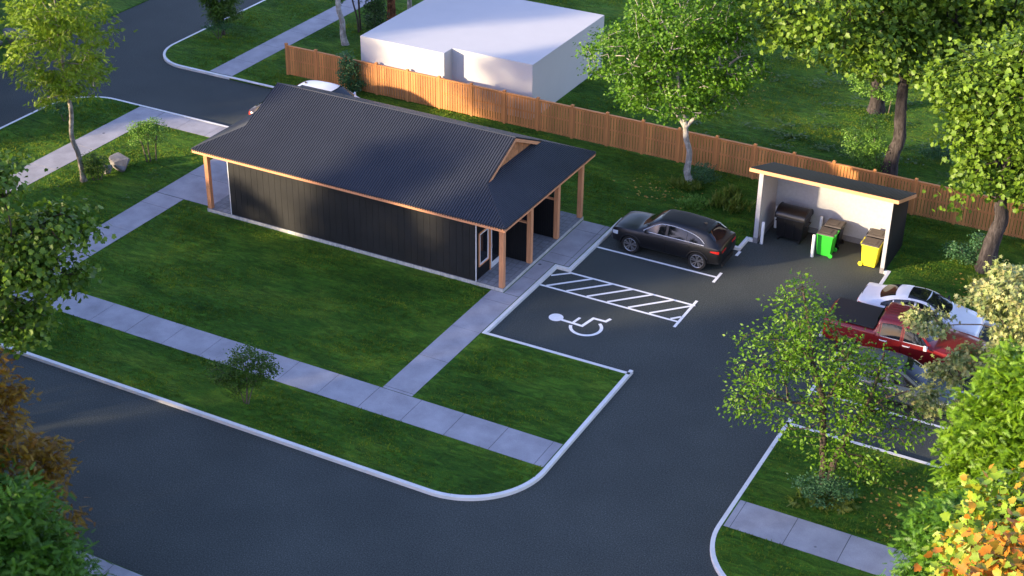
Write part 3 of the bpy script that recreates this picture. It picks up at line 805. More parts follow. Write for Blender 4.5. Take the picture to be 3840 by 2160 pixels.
def mirror(parent, mat, x, y, z, sg, big=1.0):
    mb = MB(); k = big
    mb.hexa([(x-.05*k,sg*y,z-.02),(x+.05*k,sg*y,z-.02),(x+.06*k,sg*(y+.2*k),z-.06*k),(x-.04*k,sg*(y+.2*k),z-.06*k)],
            [(x-.05*k,sg*(y+.04),z+.02),(x+.04*k,sg*(y+.04),z+.02),(x+.03*k,sg*(y+.19*k),z+.11*k),(x-.04*k,sg*(y+.19*k),z+.11*k)])
    return mb.build('mirror', mat, parent=parent, bevel=.02)

def rear_plate(mb, x, y0, y1, z0, z1, th=.012, mi=0):
    mb.box(x-th, x+th, y0, y1, z0, z1, mi)

def passenger_car(name, label, cat, loc, rz, mat, S, group=None):
    """S: dict describing one car"""
    root = tag(empty(name, (*loc, 0), rz), label, cat, group)
    sh = Shell(S['tab']); W = S['hw']; r = S['r']; wx = S['wheels']
    sh.body('body', mat, root, wx, r, W)
    for x in wx:
        for sg in (-1, 1): wheel(root, x, sg*(W-.115), r, .23, sg, S.get('rim', 'twin'))
    if S.get('arch'):
        for x in wx:
            for sg in (-1, 1):
                mb = MB(); P = []
                for a in np.linspace(R(-8), R(188), 24):
                    px = x+(r+.075)*math.cos(a); pz = r-.02+(r+.075)*math.sin(a); P.append((px, sg*(sh.side(px, max(pz, .34), .004)), pz))
                mb.tube(P, .032, n=6); mb.build('arch_trim', M['dark_trim'], parent=root, smooth=True)
    gl = M['car_glass']
    zl, zh = S['wlo'], S['whi']
    for sg in (-1, 1):
        for x0, x1 in S['side']:
            sh.side_patch('side_window', gl, root, (x0, x1), zl, lambda x: max(zh(x), zl(x)+.005), sg, off=.005)
        xa, xb = S['side'][-1][0], S['side'][0][1]
        up = [(x, max(zh(x), zl(x)+.004)) for x in np.linspace(xa, xb, 26)]
        lo = [(x, zl(x)) for x in np.linspace(xb, xa, 14)]
        if S.get('trim'): sh.line('window_trim', M[S['trim']], root, up+lo, sg, rad=S.get('trim_r', .011), off=.006)
        zs = S['sill']; 
        for x0, x1 in S['doors']:
            d = sh.side_patch('door', mat, root, (x0+.008, x1-.008), lambda x: zs, lambda x: zl(x)-.035, sg, off=.003, nx=12, nz=16)
            sh.line('door_seam', M['seam'], d, [(x0,zs),(x0,zl(x0)-.02)], sg, rad=.006, off=.0005)
            mb = MB(); hx = x0+.16; hz = zl(hx)-.13; y = sh.side(hx, hz)
            mb.tube([(hx-.10, sg*(y-.0), hz), (hx-.085, sg*(y+.03), hz+.003), (hx+.085, sg*(y+.03), hz+.008), (hx+.10, sg*y, hz+.008)], .014, n=6)
            mb.build('handle', M[S.get('handle','dark_trim')], parent=d)
        mirror(root, mat if S.get('mirror_body', True) else M['dark_trim'], S['mx'], sh.side(S['mx'], zl(S['mx'])), zl(S['mx'])+.05, sg)
        # lamps
        x0, x1, z0, z1 = S['head']
        sh.side_patch('headlight', M['clear_light'], root, (x0, x1), lambda x: z0+(x1-x)*.05, lambda x: z1+(x1-x)*.12, sg, off=.006, nx=8, nz=5)
        x0, x1, z0, z1 = S['tail']
        tl = sh.side_patch('taillight', M['red_light'], root, (x0, x1), lambda x: z0+(z1-z0)*.3*(x-x0)/(x1-x0), lambda x: z1-(z1-z0)*.3*(x-x0)/(x1-x0), sg, off=.007, nx=8, nz=5)
        L0 = sh.x[0]; yt = S['tail_y']
        mb = MB(); rear_plate(mb, L0-.002, *(sorted((sg*(yt-.42), sg*yt))), z0+.01, z1-.02); mb.build('lens', M['red_light'], parent=tl)
        if S.get('rocker', True):
            sh.line('sill_trim', M['dark_trim'], root, [(wx[0]+r+.1, .30),(wx[1]-r-.1,.30)], sg, rad=.03, off=-.005)
    a, bq, h0, h1 = S['screen']
    sh.top_patch('windscreen', gl, root, a, bq, lambda x: h0+(h1-h0)*(x-a)/(bq-a), S['bow'][0], S['bow'][1])
    a2, b2, h2, h3 = S['rear']
    sh.top_patch('rear_window', gl, root, a2, b2, lambda x: h2+(h3-h2)*(x-a2)/(b2-a2), -S['bow'][0]*.6, -S['bow'][1]*.6)
    if S.get('roof_panel'):
        a3, b3, h4 = S['roof_panel']; sh.top_patch('roof_panel', M['car_glass'] if S.get('roof_glass') else M['dark_trim'], root, a3, b3, lambda x: h4, .03, -.03, off=.006)
    # bumpers, plate recess, fin
    mb = MB(); L0, L1 = sh.x[0], sh.x[-1]
    rear_plate(mb, L0-.001, -W*.62, W*.62, .24, .46, .02); mb.build('rear_bumper', M['dark_trim'], parent=root, bevel=.01)
    mb = MB(); rear_plate(mb, L1+.001, -W*.5, W*.5, .22, .56, .02)
    for z in (.34,.42,.5): rear_plate(mb, L1+.012, -W*.46, W*.46, z-.008, z+.008, .015, 1)
    mb.build('grille', [M['dark_trim'], M['chrome']], parent=root)
    if S.get('fin'):
        fx = S['fin']; z = sh.top(fx, 0)
        mb = MB(); mb.hexa([(fx-.12,-.025,z-.01),(fx+.10,-.02,z-.01),(fx+.10,.02,z-.01),(fx-.12,.025,z-.01)], [(fx-.12,-.006,z+.07),(fx-.07,-.006,z+.07),(fx-.07,.006,z+.07),(fx-.12,.006,z+.07)])
        mb.build('antenna_fin', M[S.get('fin_mat','dark_trim')], parent=root)
    if S.get('spoiler'):
        sx, sy, sz, d = S['spoiler']
        mb = MB(); mb.tube([(sx+.10*(u*u), sy*u, sz-.03*u*u) for u in np.linspace(-1,1,15)], d, n=8); mb.build('spoiler', M[S['spoiler_mat']] if S.get('spoiler_mat') else mat, parent=root, smooth=True)
    return root

def lerpf(pts):
    f = pchip([p[0] for p in pts], [p[1] for p in pts]); return lambda x: float(f(x))

SUV = dict(hw=1.0, r=.41, wheels=(-1.49, 1.51), rim='twin', arch=True,
  tab=[(-2.47,.46,.82,1.02,.76,.72,1.08,.03),(-2.42,.40,.92,1.09,.88,.80,1.18,.05),(-2.26,.36,.975,1.12,.92,.77,1.26,.06),(-2.03,.34,.99,1.13,.92,.70,1.45,.06),(-1.74,.33,.995,1.13,.92,.67,1.63,.06),
       (-1.0,.32,.99,1.12,.90,.66,1.72,.06),(-.3,.32,.985,1.10,.90,.66,1.75,.06),(.30,.32,.985,1.09,.90,.65,1.72,.06),(.58,.32,.985,1.09,.89,.65,1.62,.07),(.98,.32,.985,1.08,.89,.71,1.34,.07),(1.30,.33,.99,1.07,.88,.78,1.17,.05),
       (1.75,.33,.985,1.05,.88,.78,1.14,.05),(2.12,.34,.965,1.01,.86,.74,1.09,.05),(2.34,.36,.91,.95,.81,.66,1.01,.05),(2.45,.40,.80,.84,.72,.54,.90,.04)],
  side=[(.02,.98),(-.92,-.09),(-1.72,-.95)], wlo=lambda x: 1.145+.006*(1-x), whi=lerpf([(-1.80,1.17),(-1.5,1.38),(-.9,1.54),(-.3,1.60),(.2,1.575),(.5,1.46),(.8,1.28),(1.0,1.155)]),
  trim='chrome', trim_r=.014, doors=[(-.04,1.0),(-1.12,-.07)], sill=.46, mx=.84, head=(2.10,2.38,.74,.88), tail=(-2.40,-2.03,.92,1.05), tail_y=.78,
  screen=(1.24,.46,.75,.59), bow=(.22,.12), rear=(-2.22,-1.80,.71,.61), roof_panel=(.36,-1.66,.56), fin=-1.35, spoiler=(-2.36,.78,1.17,.035))
SEDAN = dict(hw=.91, r=.33, wheels=(-1.36, 1.40), rim='twin',
  tab=[(-2.35,.42,.72,.84,.68,.62,.90,.03),(-2.29,.32,.83,.90,.78,.68,.99,.03),(-2.05,.25,.89,.92,.80,.66,1.03,.05),(-1.65,.22,.905,.92,.80,.63,1.11,.06),(-1.15,.20,.905,.91,.79,.58,1.31,.06),
       (-.6,.20,.905,.90,.78,.57,1.42,.06),(-.05,.20,.90,.89,.78,.57,1.445,.06),(.35,.20,.90,.88,.78,.56,1.40,.06),(.70,.20,.90,.88,.78,.59,1.25,.06),(1.18,.21,.90,.87,.78,.67,1.00,.05),
       (1.6,.22,.89,.81,.77,.66,.93,.06),(2.0,.23,.86,.74,.73,.58,.83,.06),(2.25,.25,.78,.66,.66,.5,.73,.05),(2.36,.30,.64,.54,.54,.4,.60,.03)],
  side=[(-.10,.95),(-.95,-.18),(-1.42,-1.0)], wlo=lambda x: .945, whi=lerpf([(-1.5,.955),(-1.2,1.11),(-.8,1.25),(-.2,1.325),(.2,1.29),(.6,1.12),(.96,.955)]),
  trim='dark_trim', trim_r=.014, doors=[(-.14,.95),(-1.15,-.16)], sill=.36, mx=.80, head=(1.95,2.24,.56,.69), tail=(-2.28,-1.95,.76,.88), tail_y=.66,
  screen=(1.14,.30,.66,.52), bow=(.20,.10), rear=(-1.62,-1.02,.56,.48), roof_panel=(.24,-.50,.53), roof_glass=True, mirror_body=False, spoiler=(-2.30,.66,.985,.018), spoiler_mat='dark_trim', handle='chrome')
HATCH = dict(SEDAN, tab=[(-2.10,.42,.72,.86,.68,.62,.92,.03),(-2.05,.32,.83,.92,.78,.64,1.02,.04),(-1.85,.25,.88,.93,.80,.60,1.20,.06),(-1.5,.22,.895,.93,.80,.58,1.37,.06),
       (-.9,.20,.90,.92,.79,.58,1.46,.06),(-.2,.20,.90,.91,.78,.58,1.49,.06),(.35,.20,.90,.90,.78,.57,1.44,.06),(.75,.20,.90,.89,.78,.60,1.27,.06),(1.2,.21,.90,.88,.78,.67,1.02,.05),
       (1.6,.22,.89,.82,.77,.66,.95,.06),(1.95,.23,.86,.75,.73,.58,.85,.06),(2.16,.25,.78,.67,.66,.5,.75,.05),(2.26,.30,.64,.55,.54,.4,.62,.03)],
  wheels=(-1.30,1.34), rear=(-1.98,-1.55,.54,.48), side=[(-.10,.98),(-.95,-.18),(-1.5,-1.0)], whi=lerpf([(-1.62,.96),(-1.4,1.18),(-.9,1.32),(-.2,1.365),(.2,1.33),(.6,1.15),(.99,.955)]),
  tail=(-2.03,-1.80,.78,.92), roof_panel=None, spoiler=None, head=(1.85,2.12,.57,.70))
MPV = dict(SEDAN, hw=.92, r=.34, wheels=(-1.35,1.35), tab=[(-2.32,.42,.74,.86,.70,.62,.92,.03),(-2.26,.32,.86,.92,.80,.66,1.03,.04),(-2.0,.25,.90,.94,.82,.63,1.20,.06),(-1.6,.22,.915,.94,.82,.62,1.40,.06),
       (-1.0,.20,.92,.93,.81,.63,1.50,.05),(-.2,.20,.92,.92,.80,.63,1.53,.05),(.40,.20,.92,.91,.80,.62,1.49,.05),(.78,.20,.92,.90,.80,.64,1.33,.06),(1.3,.21,.915,.89,.80,.70,1.04,.05),
       (1.7,.22,.90,.84,.78,.68,.95,.06),(2.05,.23,.87,.77,.74,.60,.86,.06),(2.25,.25,.78,.68,.68,.5,.76,.05),(2.34,.30,.64,.55,.54,.4,.62,.03)],
  side=[(-.05,1.05),(-.95,-.13),(-1.7,-1.0)], whi=lerpf([(-1.8,.97),(-1.5,1.22),(-.9,1.36),(-.2,1.40),(.3,1.36),(.7,1.17),(1.06,.955)]), screen=(1.26,.42,.70,.58), rear=(-2.14,-1.66,.60,.54),
  roof_panel=None, fin=-1.30, spoiler=None, mirror_body=True, tail=(-2.25,-2.0,.78,.95), mx=.9)

P_black = paint('black_car_paint', (0.005,0.0055,0.007), rough=.36, coat=.12)
P_white = paint('white_car_paint', (0.74,0.75,0.77), rough=.35, coat=.6)
P_red = paint('red_car_paint', (0.20,0.008,0.010), rough=.36, coat=.5, metal=.15)
P_blue = paint('blue_grey_car_paint', (0.055,0.075,0.09), rough=.33, coat=.6, metal=.3)
P_brown = paint('dark_brown_car_paint', (0.035,0.026,0.02), rough=.35, coat=.6)

passenger_car('suv', 'matte black coupe style suv parked in the bay beside the clubhouse porch', 'car', (4.66, 6.46), math.pi, P_black, SUV)
passenger_car('sedan', 'white sedan with black glass roof panel parked beyond the red pickup', 'car', (15.42, 5.56), 0.0, P_white, SEDAN)
passenger_car('hatchback', 'dark blue grey car half hidden by branches beside the red pickup', 'car', (15.90, 0.28), 0.0, P_blue, HATCH)
passenger_car('estate_car', 'white car parked behind the clubhouse next to the fence', 'car', (-15.95, 11.45), 0.0, P_white, MPV)
passenger_car('hatchback', 'dark brown car tail showing past the clubhouse roof end', 'car', (-16.15, 8.95), 0.0, P_brown, MPV)

def pickup():
    root = tag(empty('pickup_truck', (15.52, 2.86, 0), 0.0), 'red crew cab pickup truck with black cover over its bed', 'pickup truck')
    W = 1.0; r = .42; wx = (-1.78, 1.86)
    tab = [(-2.92,.62,.86,1.22,.86,.84,1.33,.03),(-2.86,.56,.95,1.28,.93,.88,1.40,.03),(-2.5,.50,.985,1.30,.95,.89,1.42,.03),(-1.04,.46,.99,1.30,.95,.89,1.42,.03),(-1.00,.46,.99,1.30,.95,.88,1.44,.03),
           (-.96,.46,.99,1.29,.95,.86,1.50,.03),(-.88,.46,.99,1.27,.94,.76,1.86,.06),(-.80,.45,.99,1.27,.94,.75,1.93,.07),(-.2,.45,.99,1.26,.94,.75,1.96,.07),(.42,.45,.99,1.25,.94,.74,1.93,.07),
           (.72,.45,.99,1.25,.94,.76,1.78,.08),(1.10,.45,.99,1.24,.94,.82,1.42,.06),(1.30,.45,.99,1.23,.94,.86,1.31,.05),(1.7,.46,1.0,1.20,.94,.85,1.29,.06),(2.3,.48,.99,1.16,.92,.82,1.24,.07),(2.72,.52,.96,1.08,.88,.76,1.17,.06),(2.90,.58,.86,.98,.80,.66,1.06,.04)]
    sh = Shell(tab, nx=150); sh.body('body', P_red, root, wx, r, W)
    for x in wx:
        for sg in (-1,1):
            wheel(root, x, sg*(W-.13), r, .27, sg, 'single')
            mb = MB(); P = []
            for a in np.linspace(R(-5), R(185), 24):
                px = x+(r+.09)*math.cos(a); pz = r-.02+(r+.09)*math.sin(a); P.append((px, sg*sh.side(px, max(pz,.6), .006), pz))
            mb.tube(P, .035, n=6); mb.build('fender_flare', P_red, parent=root, smooth=True)
    gl = M['car_glass']; zl = lambda x: 1.30; zh = lerpf([(-.80,1.74),(-.3,1.80),(.3,1.78),(.62,1.64),(.92,1.40),(1.0,1.31)])
    for sg in (-1,1):
        for (x0, x1), (d0, d1) in (((.12,.98),(.06,1.18)), ((-.74,-.02),(-.80,.04))):
            d = sh.side_patch('door', P_red, root, (d0+.01, d1-.01), lambda x: .58, lambda x: 1.255, sg, off=.004, nx=12, nz=12)
            sh.side_patch('side_window', gl, d, (x0, x1), zl, lambda x: max(zh(x), 1.305), sg, off=.008)
            sh.line('door_seam', M['seam'], d, [(d0,.6),(d0,1.28),(d0,1.72)], sg, rad=.008, off=.0)
            sh.line('window_trim', M['chrome'], d, [(x0,1.285),(x1,1.285)], sg, rad=.012, off=.006)
            mb = MB(); hx = d0+.2; y = sh.side(hx,1.14); mb.tube([(hx-.13,sg*y,1.14),(hx-.11,sg*(y+.04),1.14),(hx+.11,sg*(y+.04),1.145),(hx+.13,sg*y,1.145)], .024, n=6); mb.build('handle', M['chrome'], parent=d)
        m = mirror(root, M['chrome'], .98, .93, 1.33, sg, 1.35)
        sh.side_patch('headlight', M['clear_light'], root, (2.55,2.84), lambda x: .84, lambda x: 1.02, sg, off=.008, nx=6, nz=4)
        sh.side_patch('taillight', M['red_light'], root, (-2.88,-2.74), lambda x: .86, lambda x: 1.24, sg, off=.010, nx=5, nz=5)
        sh.line('sill_step', M['dark_trim'], root, [(-1.2,.50),(1.3,.50)], sg, rad=.045, off=.0)
    sh.top_patch('windscreen', gl, root, 1.20, .56, lambda x: .80 if x > 1 else .74, .20, .10)
    mb = MB(); mb.box(-.985,-.945,-.6,.6,1.50,1.80); mb.build('rear_window', gl, parent=root)
    sh.top_patch('sunroof', gl, root, .34, -.05, lambda x: .40, 0, 0, off=.008)
    mb = MB()
    for y in (-.5,-.3,-.1,.1,.3,.5): mb.tube([(x, y, sh.top(x,y,.002)) for x in np.linspace(-.72,.40 if abs(y) > .42 else -.12,8)], .012, n=5)
    mb.build('roof_rib', P_red, parent=root)
    mb = MB(); mb.box(-2.82,-1.02,-.83,.83,1.405,1.455); mb.build('bed_cover', M['dark_trim'], parent=root, bevel=.02)
    mb = MB(); mb.box(-2.955,-2.90,-.74,.74,.80,1.32); tg = mb.build('tailgate', P_red, parent=root, bevel=.015)
    mb = MB(); mb.box(-2.975,-2.95,-.13,.13,1.10,1.18); mb.build('handle', M['dark_trim'], parent=tg)
    mb = MB(); mb.box(-3.02,-2.88,-.88,.88,.52,.70); mb.build('rear_bumper', M['chrome'], parent=root, bevel=.03)
    mb = MB(); mb.box(2.86,2.99,-.86,.86,.48,.68); mb.build('front_bumper', M['chrome'], parent=root, bevel=.03)
    mb = MB(); mb.box(2.86,2.92,-.52,.52,.72,1.0); mb.build('grille', M['dark_trim'], parent=root, bevel=.01)
    mb = MB(); mb.tube([(-.86,-.12,1.93),(-.86,.12,1.93)], .025); mb.build('brake_lamp', M['red_light'], parent=root)
pickup()
#PLANTS#
# ------------------------------------------------------------------ vegetation
def mesh_from_arrays(name, V, faces_idx, loop_total, mats, parent=None, loc=None, smooth=False):
    me = bpy.data.meshes.new(name)
    me.vertices.add(len(V)); me.vertices.foreach_set('co', np.ascontiguousarray(V, dtype=np.float32).ravel())
    me.loops.add(len(faces_idx)); me.loops.foreach_set('vertex_index', np.ascontiguousarray(faces_idx, dtype=np.int32))
    n = len(faces_idx)//loop_total
    me.polygons.add(n); me.polygons.foreach_set('loop_start', np.arange(0, len(faces_idx), loop_total, dtype=np.int32))
    if smooth: me.polygons.foreach_set('use_smooth', np.ones(n, dtype=bool))
    me.update(calc_edges=True); me.validate()
    return link_mesh(name, me, mats, parent, loc)

def leaf_template(kind):
    """verts in (along, across, up), triangles"""
    if kind == 'maple':
        a = [(0,0),(.02,.20),(-.04,.40),(.20,.40),(.30,.56),(.44,.44),(.62,.50),(.66,.26),(.84,.18),(1.0,0)]
        v = [(x,y) for x,y in a] + [(x,-y) for x,y in a[1:-1][::-1]]
        V = [(.36,0,-.06)] + [(x,y,.30*y*y-.22*max(0,x-.5)) for x,y in v]
        k = len(v); return np.array(V), np.array([(0,i+1,(i+1)%k+1) for i in range(k)])
    if kind == 'star':
        a = [(0,0),(.02,.42),(.32,.20),(.50,.52),(.60,.15),(1.05,0)]
        v = a + [(x,-y) for x,y in a[1:-1][::-1]]
        V = [(.35,0,-.04)] + [(x,y,.08*abs(y)*2-.2*max(0,x-.55)) for x,y in v]
        k = len(v); return np.array(V), np.array([(0,i+1,(i+1)%k+1) for i in range(k)])
    if kind == 'oval':
        V = [(0,0,0),(.4,.28,.07),(1,0,-.06),(.4,-.28,.07),(.45,0,-.01)]
        return np.array(V), np.array([(0,4,1),(4,2,1),(0,3,4),(4,3,2)])
    if kind == 'frond':
        V = []; T = []; n = 6
        for i in range(n+1): t = i/n; V.append((t,0,-.18*t*t))
        for i in range(n):
            t = (i+.35)/n; l = .34*(1-t)**.7*(.55+t*1.3 if t < .35 else 1.0)+.04
            for s in (-1,1):
                V.append((t+.16, s*l, -.18*t*t-.10*l)); T.append((i,i+1,len(V)-1) if s < 0 else (i+1,i,len(V)-1))
        return np.array(V), np.array(T)
    if kind == 'blade':
        return np.array([(0,.15,0),(0,-.15,0),(.6,.08,.02),(1,0,-.1)]), np.array([(0,1,2),(1,3,2)])

def unit(a): return a/(np.linalg.norm(a, axis=-1, keepdims=True)+1e-9)

def leaf_mesh(name, P, axis, normal, size, kind, mat, parent):
    V, T = leaf_template(kind); n = len(P); k = len(V)
    a = unit(axis); w = unit(normal - (normal*a).sum(1, keepdims=True)*a); u = np.cross(w, a)
    co = P[:,None,:] + size[:,None,None]*(V[None,:,0:1]*a[:,None,:] + V[None,:,1:2]*u[:,None,:] + V[None,:,2:3]*w[:,None,:])
    F = (np.arange(n)[:,None,None]*k + T[None]).reshape(-1)
    return mesh_from_arrays(name, co.reshape(-1,3), F, 3, mat, parent)

def tubes(segs, nsides=5):
    """segs: list of (p0, p1, r0, r1) -> arrays of quads"""
    p0 = np.array([s[0] for s in segs]); p1 = np.array([s[1] for s in segs]); r0 = np.array([s[2] for s in segs]); r1 = np.array([s[3] for s in segs])
    d = unit(p1-p0); a = np.where(np.abs(d[:,2:3]) < .9, np.array([[0,0,1.0]]), np.array([[1.0,0,0]]))
    u = unit(np.cross(d, a)); w = np.cross(d, u)
    th = np.arange(nsides)*2*math.pi/nsides
    ring = np.cos(th)[None,:,None]*u[:,None,:] + np.sin(th)[None,:,None]*w[:,None,:]
    e = d*(np.minimum(r0, r1)*.4)[:,None]
    V = np.concatenate([(p0-e)[:,None,:]+ring*r0[:,None,None], (p1+e)[:,None,:]+ring*r1[:,None,None]], 1).reshape(-1,3)
    n = len(segs); k = np.arange(nsides); kk = (k+1) % nsides
    q = np.stack([k, kk, nsides+kk, nsides+k], 1)
    F = (np.arange(n)[:,None,None]*2*nsides + q[None]).reshape(-1)
    return V, F

def trunk_mesh(path, radii, rng, sides=14, rough=.10, flare=1.5):
    """smooth knobbly tube through the path"""
    P = np.array(path, float); s = np.concatenate([[0], np.cumsum(np.linalg.norm(np.diff(P, axis=0), axis=1))])
    m = max(10, int(s[-1]/.16)); t = np.linspace(0, s[-1], m)
    fx = [pchip(s, P[:,k]) for k in range(3)]; fr = pchip(s, radii)
    C = np.stack([np.array([f(a) for a in t]) for f in fx], 1); r = np.array([fr(a) for a in t])
    r = r*(1+(flare-1)*np.exp(-t/(radii[0]*1.6)))
    d = unit(np.gradient(C, axis=0)); u = unit(np.cross(d, np.array([0.3,0.95,0.05]))); w = np.cross(d, u)
    th = np.arange(sides)*2*math.pi/sides
    lob = 1 + rough*np.sin(3*th[None]+1.3*np.sin(t[:,None]*.9)+rng.uniform(0,6)) + rough*.8*rng.normal(0,.5,(m,sides))
    V = C[:,None,:] + (r[:,None]*lob)[:,:,None]*(np.cos(th)[None,:,None]*u[:,None,:]+np.sin(th)[None,:,None]*w[:,None,:])
    V = V.reshape(-1,3); k = np.arange(sides); kk = (k+1) % sides
    F = np.concatenate([(np.stack([i*sides+k, i*sides+kk, (i+1)*sides+kk, (i+1)*sides+k],1)).reshape(-1) for i in range(m-1)])
    return V, F, C, r

def view_axes(base):
    f = np.array([base[0]-CAM[0], base[1]-CAM[1]]); f /= np.linalg.norm(f); return np.array([f[1],-f[0],0.0]), np.array([f[0],f[1],0.0])

def grow(base, trunks, blobs, ntips, rng, step=.45, fork=1.0, rtip=.008, pw=.42, spread=.35):
    """branch skeleton from trunk paths to tips scattered through the blobs"""
    W = np.array([b[6] if len(b) > 6 else b[3]*b[4]*b[5] for b in blobs], float); W /= W.sum()
    which = rng.choice(len(blobs), ntips, p=W)
    B = np.array([b[:6] for b in blobs], float)[which]
    d = unit(rng.normal(size=(ntips,3))); rr = rng.uniform(.18,1,ntips)**.45
    tips = B[:,:3] + d*rr[:,None]*B[:,3:6]
    nodes = []; parent = []; plen = []; ok = []
    for T in trunks:
        T = np.array(T, float); prev = -1; L = 0
        for a, b in zip(T[:-1], T[1:]):
            n = max(1, int(np.linalg.norm(b-a)/.3))
            for i in range(n):
                p = a+(b-a)*i/n; 
                nodes.append(p); parent.append(prev); plen.append(L); ok.append(p[2] >= fork); prev = len(nodes)-1; L += .12
        nodes.append(T[-1]); parent.append(prev); plen.append(L); ok.append(True)
    nt0 = len(nodes)
    A = np.zeros((nt0+ntips*14,3)); A[:nt0] = nodes; PL = np.zeros(len(A)); PL[:nt0] = plen; OK = np.zeros(len(A), bool); OK[:nt0] = ok
    par = np.full(len(A), -1); par[:nt0] = parent; n = nt0
    dist0 = np.array([np.min(np.linalg.norm(A[:nt0][OK[:nt0]]-t, axis=1)) for t in tips])
    ends = []
    for ti in np.argsort(dist0):
        t = tips[ti]; D = np.linalg.norm(A[:n]-t, axis=1); cost = D + spread*PL[:n] + np.where(A[:n,2] > t[2]+.2, (A[:n,2]-t[2]-.2)*.7, 0) + np.where(OK[:n], 0, 1e6)
        j = int(np.argmin(cost)); p = A[j]; L = D[j]; k = min(13, max(1, int(L/step)))
        bend = rng.normal(0,.10*L,3); bend[2] += .10*L; last = j
        for i in range(1, k+1):
            s = i/k; q = p+(t-p)*s + bend*math.sin(math.pi*s)*.7 + (rng.normal(0,.025,3) if i < k else 0)
            A[n] = q; par[n] = last; PL[n] = PL[last]+np.linalg.norm(q-A[last]); OK[n] = True; last = n; n += 1
        ends.append(last)
    cnt = np.zeros(n); 
    for e in ends: cnt[e] += 1
    for i in range(n-1, nt0-1, -1): cnt[par[i]] += cnt[i]
    segs = []
    for i in range(nt0, n):
        r1 = rtip*max(cnt[i],1)**pw; r0 = rtip*max(cnt[par[i]] if par[i] >= nt0 else cnt[i]*1.3, 1)**pw
        segs.append((A[par[i]], A[i], min(r0, r1*1.7), r1))
    tip_dir = unit(tips - B[:,:3]) 
    return tips, tip_dir, segs

def plant(name, label, cat, base, trunks, blobs, bark, leafm, kind='maple', ntips=200, per=30, lsize=.14, spread=(.30,.30,.16), seed=1,
          radii=None, fork=1.0, rtip=.008, up=.42, out=.6, droop=.25, rough=.10, flare=1.4, local=True, group=None, sides=14, pw=.42, jitter=.75, z=LZ, pspread=.35, crown_name='crown', trunk_name='trunk', sizevar=.3):
    """trunks/blobs in (lateral, depth, height) as seen from the photograph's side; turned into world axes here"""
    rng = np.random.default_rng(seed)
    rt, fw = view_axes(base) if local else (np.array([1.0,0,0]), np.array([0,1.0,0]))
    conv = lambda q: np.array(q[0])*rt + np.array(q[1])*fw + np.array([0,0,q[2]-z])
    TR = [[conv(q) for q in T] for T in trunks]
    BL = [(*conv(b[:3]), *b[3:]) for b in blobs]
    root = tag(empty(name, (base[0], base[1], z)), label, cat, group)
    Vs = []; Fs = []; off = 0
    for i, T in enumerate(TR):
        rad = radii[i] if radii else [.12]*len(T)
        V, F, _, _ = trunk_mesh(T, rad, rng, sides=sides, rough=rough, flare=flare)
        Vs.append(V); Fs.append(F+off); off += len(V)
    tips, tdir, segs = grow(base, TR, BL, ntips, rng, fork=fork-z, rtip=rtip, pw=pw, spread=pspread)
    V, F = tubes(segs); Vs.append(V); Fs.append(F+off)
    mesh_from_arrays(trunk_name, np.concatenate(Vs), np.concatenate(Fs), 4, bark, root, smooth=True)
    n = ntips*per
    P = np.repeat(tips, per, 0) + rng.normal(size=(n,3))*np.array(spread)[None]
    O = np.repeat(tdir, per, 0)
    rnd = unit(rng.normal(size=(n,3)))
    ax = unit(O*.6 + unit(rng.normal(size=(n,3)))*1.0*np.array([1,1,.4]) + np.array([0,0,-droop]))
    nr = unit(np.array([0,0,up]) + O*out + rnd*jitter)
    sz = lsize*rng.uniform(1-sizevar, 1+sizevar, n)
    keep = P[:,2] > .03
    leaf_mesh(crown_name, P[keep], ax[keep], nr[keep], sz[keep], kind, leafm, root)
    return root

G = {}
G['bright'] = leaf_mat('leaf_bright', [(0.061,0.153,0.0038),(0.089,0.208,0.0058),(0.122,0.244,0.0090),(0.075,0.180,0.0045),(0.104,0.189,0.0109)], trans=.26)
G['maple'] = leaf_mat('leaf_maple_green', [(0.055,0.150,0.0048),(0.082,0.203,0.0072),(0.119,0.241,0.0096),(0.068,0.175,0.0056)], trans=.26)
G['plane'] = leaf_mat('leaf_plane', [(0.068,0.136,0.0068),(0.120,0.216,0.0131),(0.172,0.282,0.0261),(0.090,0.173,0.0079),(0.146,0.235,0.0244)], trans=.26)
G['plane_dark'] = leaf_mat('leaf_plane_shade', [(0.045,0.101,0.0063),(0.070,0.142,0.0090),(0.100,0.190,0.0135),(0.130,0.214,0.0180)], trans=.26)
G['yellowgreen'] = leaf_mat('leaf_yellow_green', [(0.129,0.223,0.0040),(0.179,0.287,0.0064),(0.218,0.313,0.0088),(0.139,0.235,0.0056)], trans=.26)
G['olive'] = leaf_mat('leaf_olive', [(0.044,0.101,0.0080),(0.066,0.140,0.0110),(0.095,0.166,0.0140)], trans=.26)
G['dark'] = leaf_mat('leaf_dark', [(0.017,0.050,0.007),(0.024,0.070,0.010),(0.038,0.090,0.012)], trans=.25)
G['bluegreen'] = leaf_mat('leaf_blue_green', [(0.051,0.138,0.051),(0.072,0.181,0.065),(0.102,0.225,0.080)], trans=.3)
G['pale'] = leaf_mat('leaf_pale_green', [(0.111,0.246,0.0288),(0.161,0.320,0.0408),(0.209,0.370,0.0520)], trans=.26)
G['variegated'] = leaf_mat('leaf_variegated', [(0.237,0.291,0.0810),(0.401,0.432,0.1720),(0.136,0.210,0.0570),(0.455,0.462,0.1960),(0.310,0.281,0.1030),(0.273,0.351,0.1270)], trans=.26)
G['fern'] = leaf_mat('leaf_fern_bright', [(0.086,0.191,0.0036),(0.122,0.249,0.0054),(0.148,0.268,0.0084)], trans=.26)
G['fern_dark'] = leaf_mat('leaf_fern_dark', [(0.042,0.126,0.0050),(0.062,0.167,0.0072),(0.088,0.202,0.0101)], trans=.26)
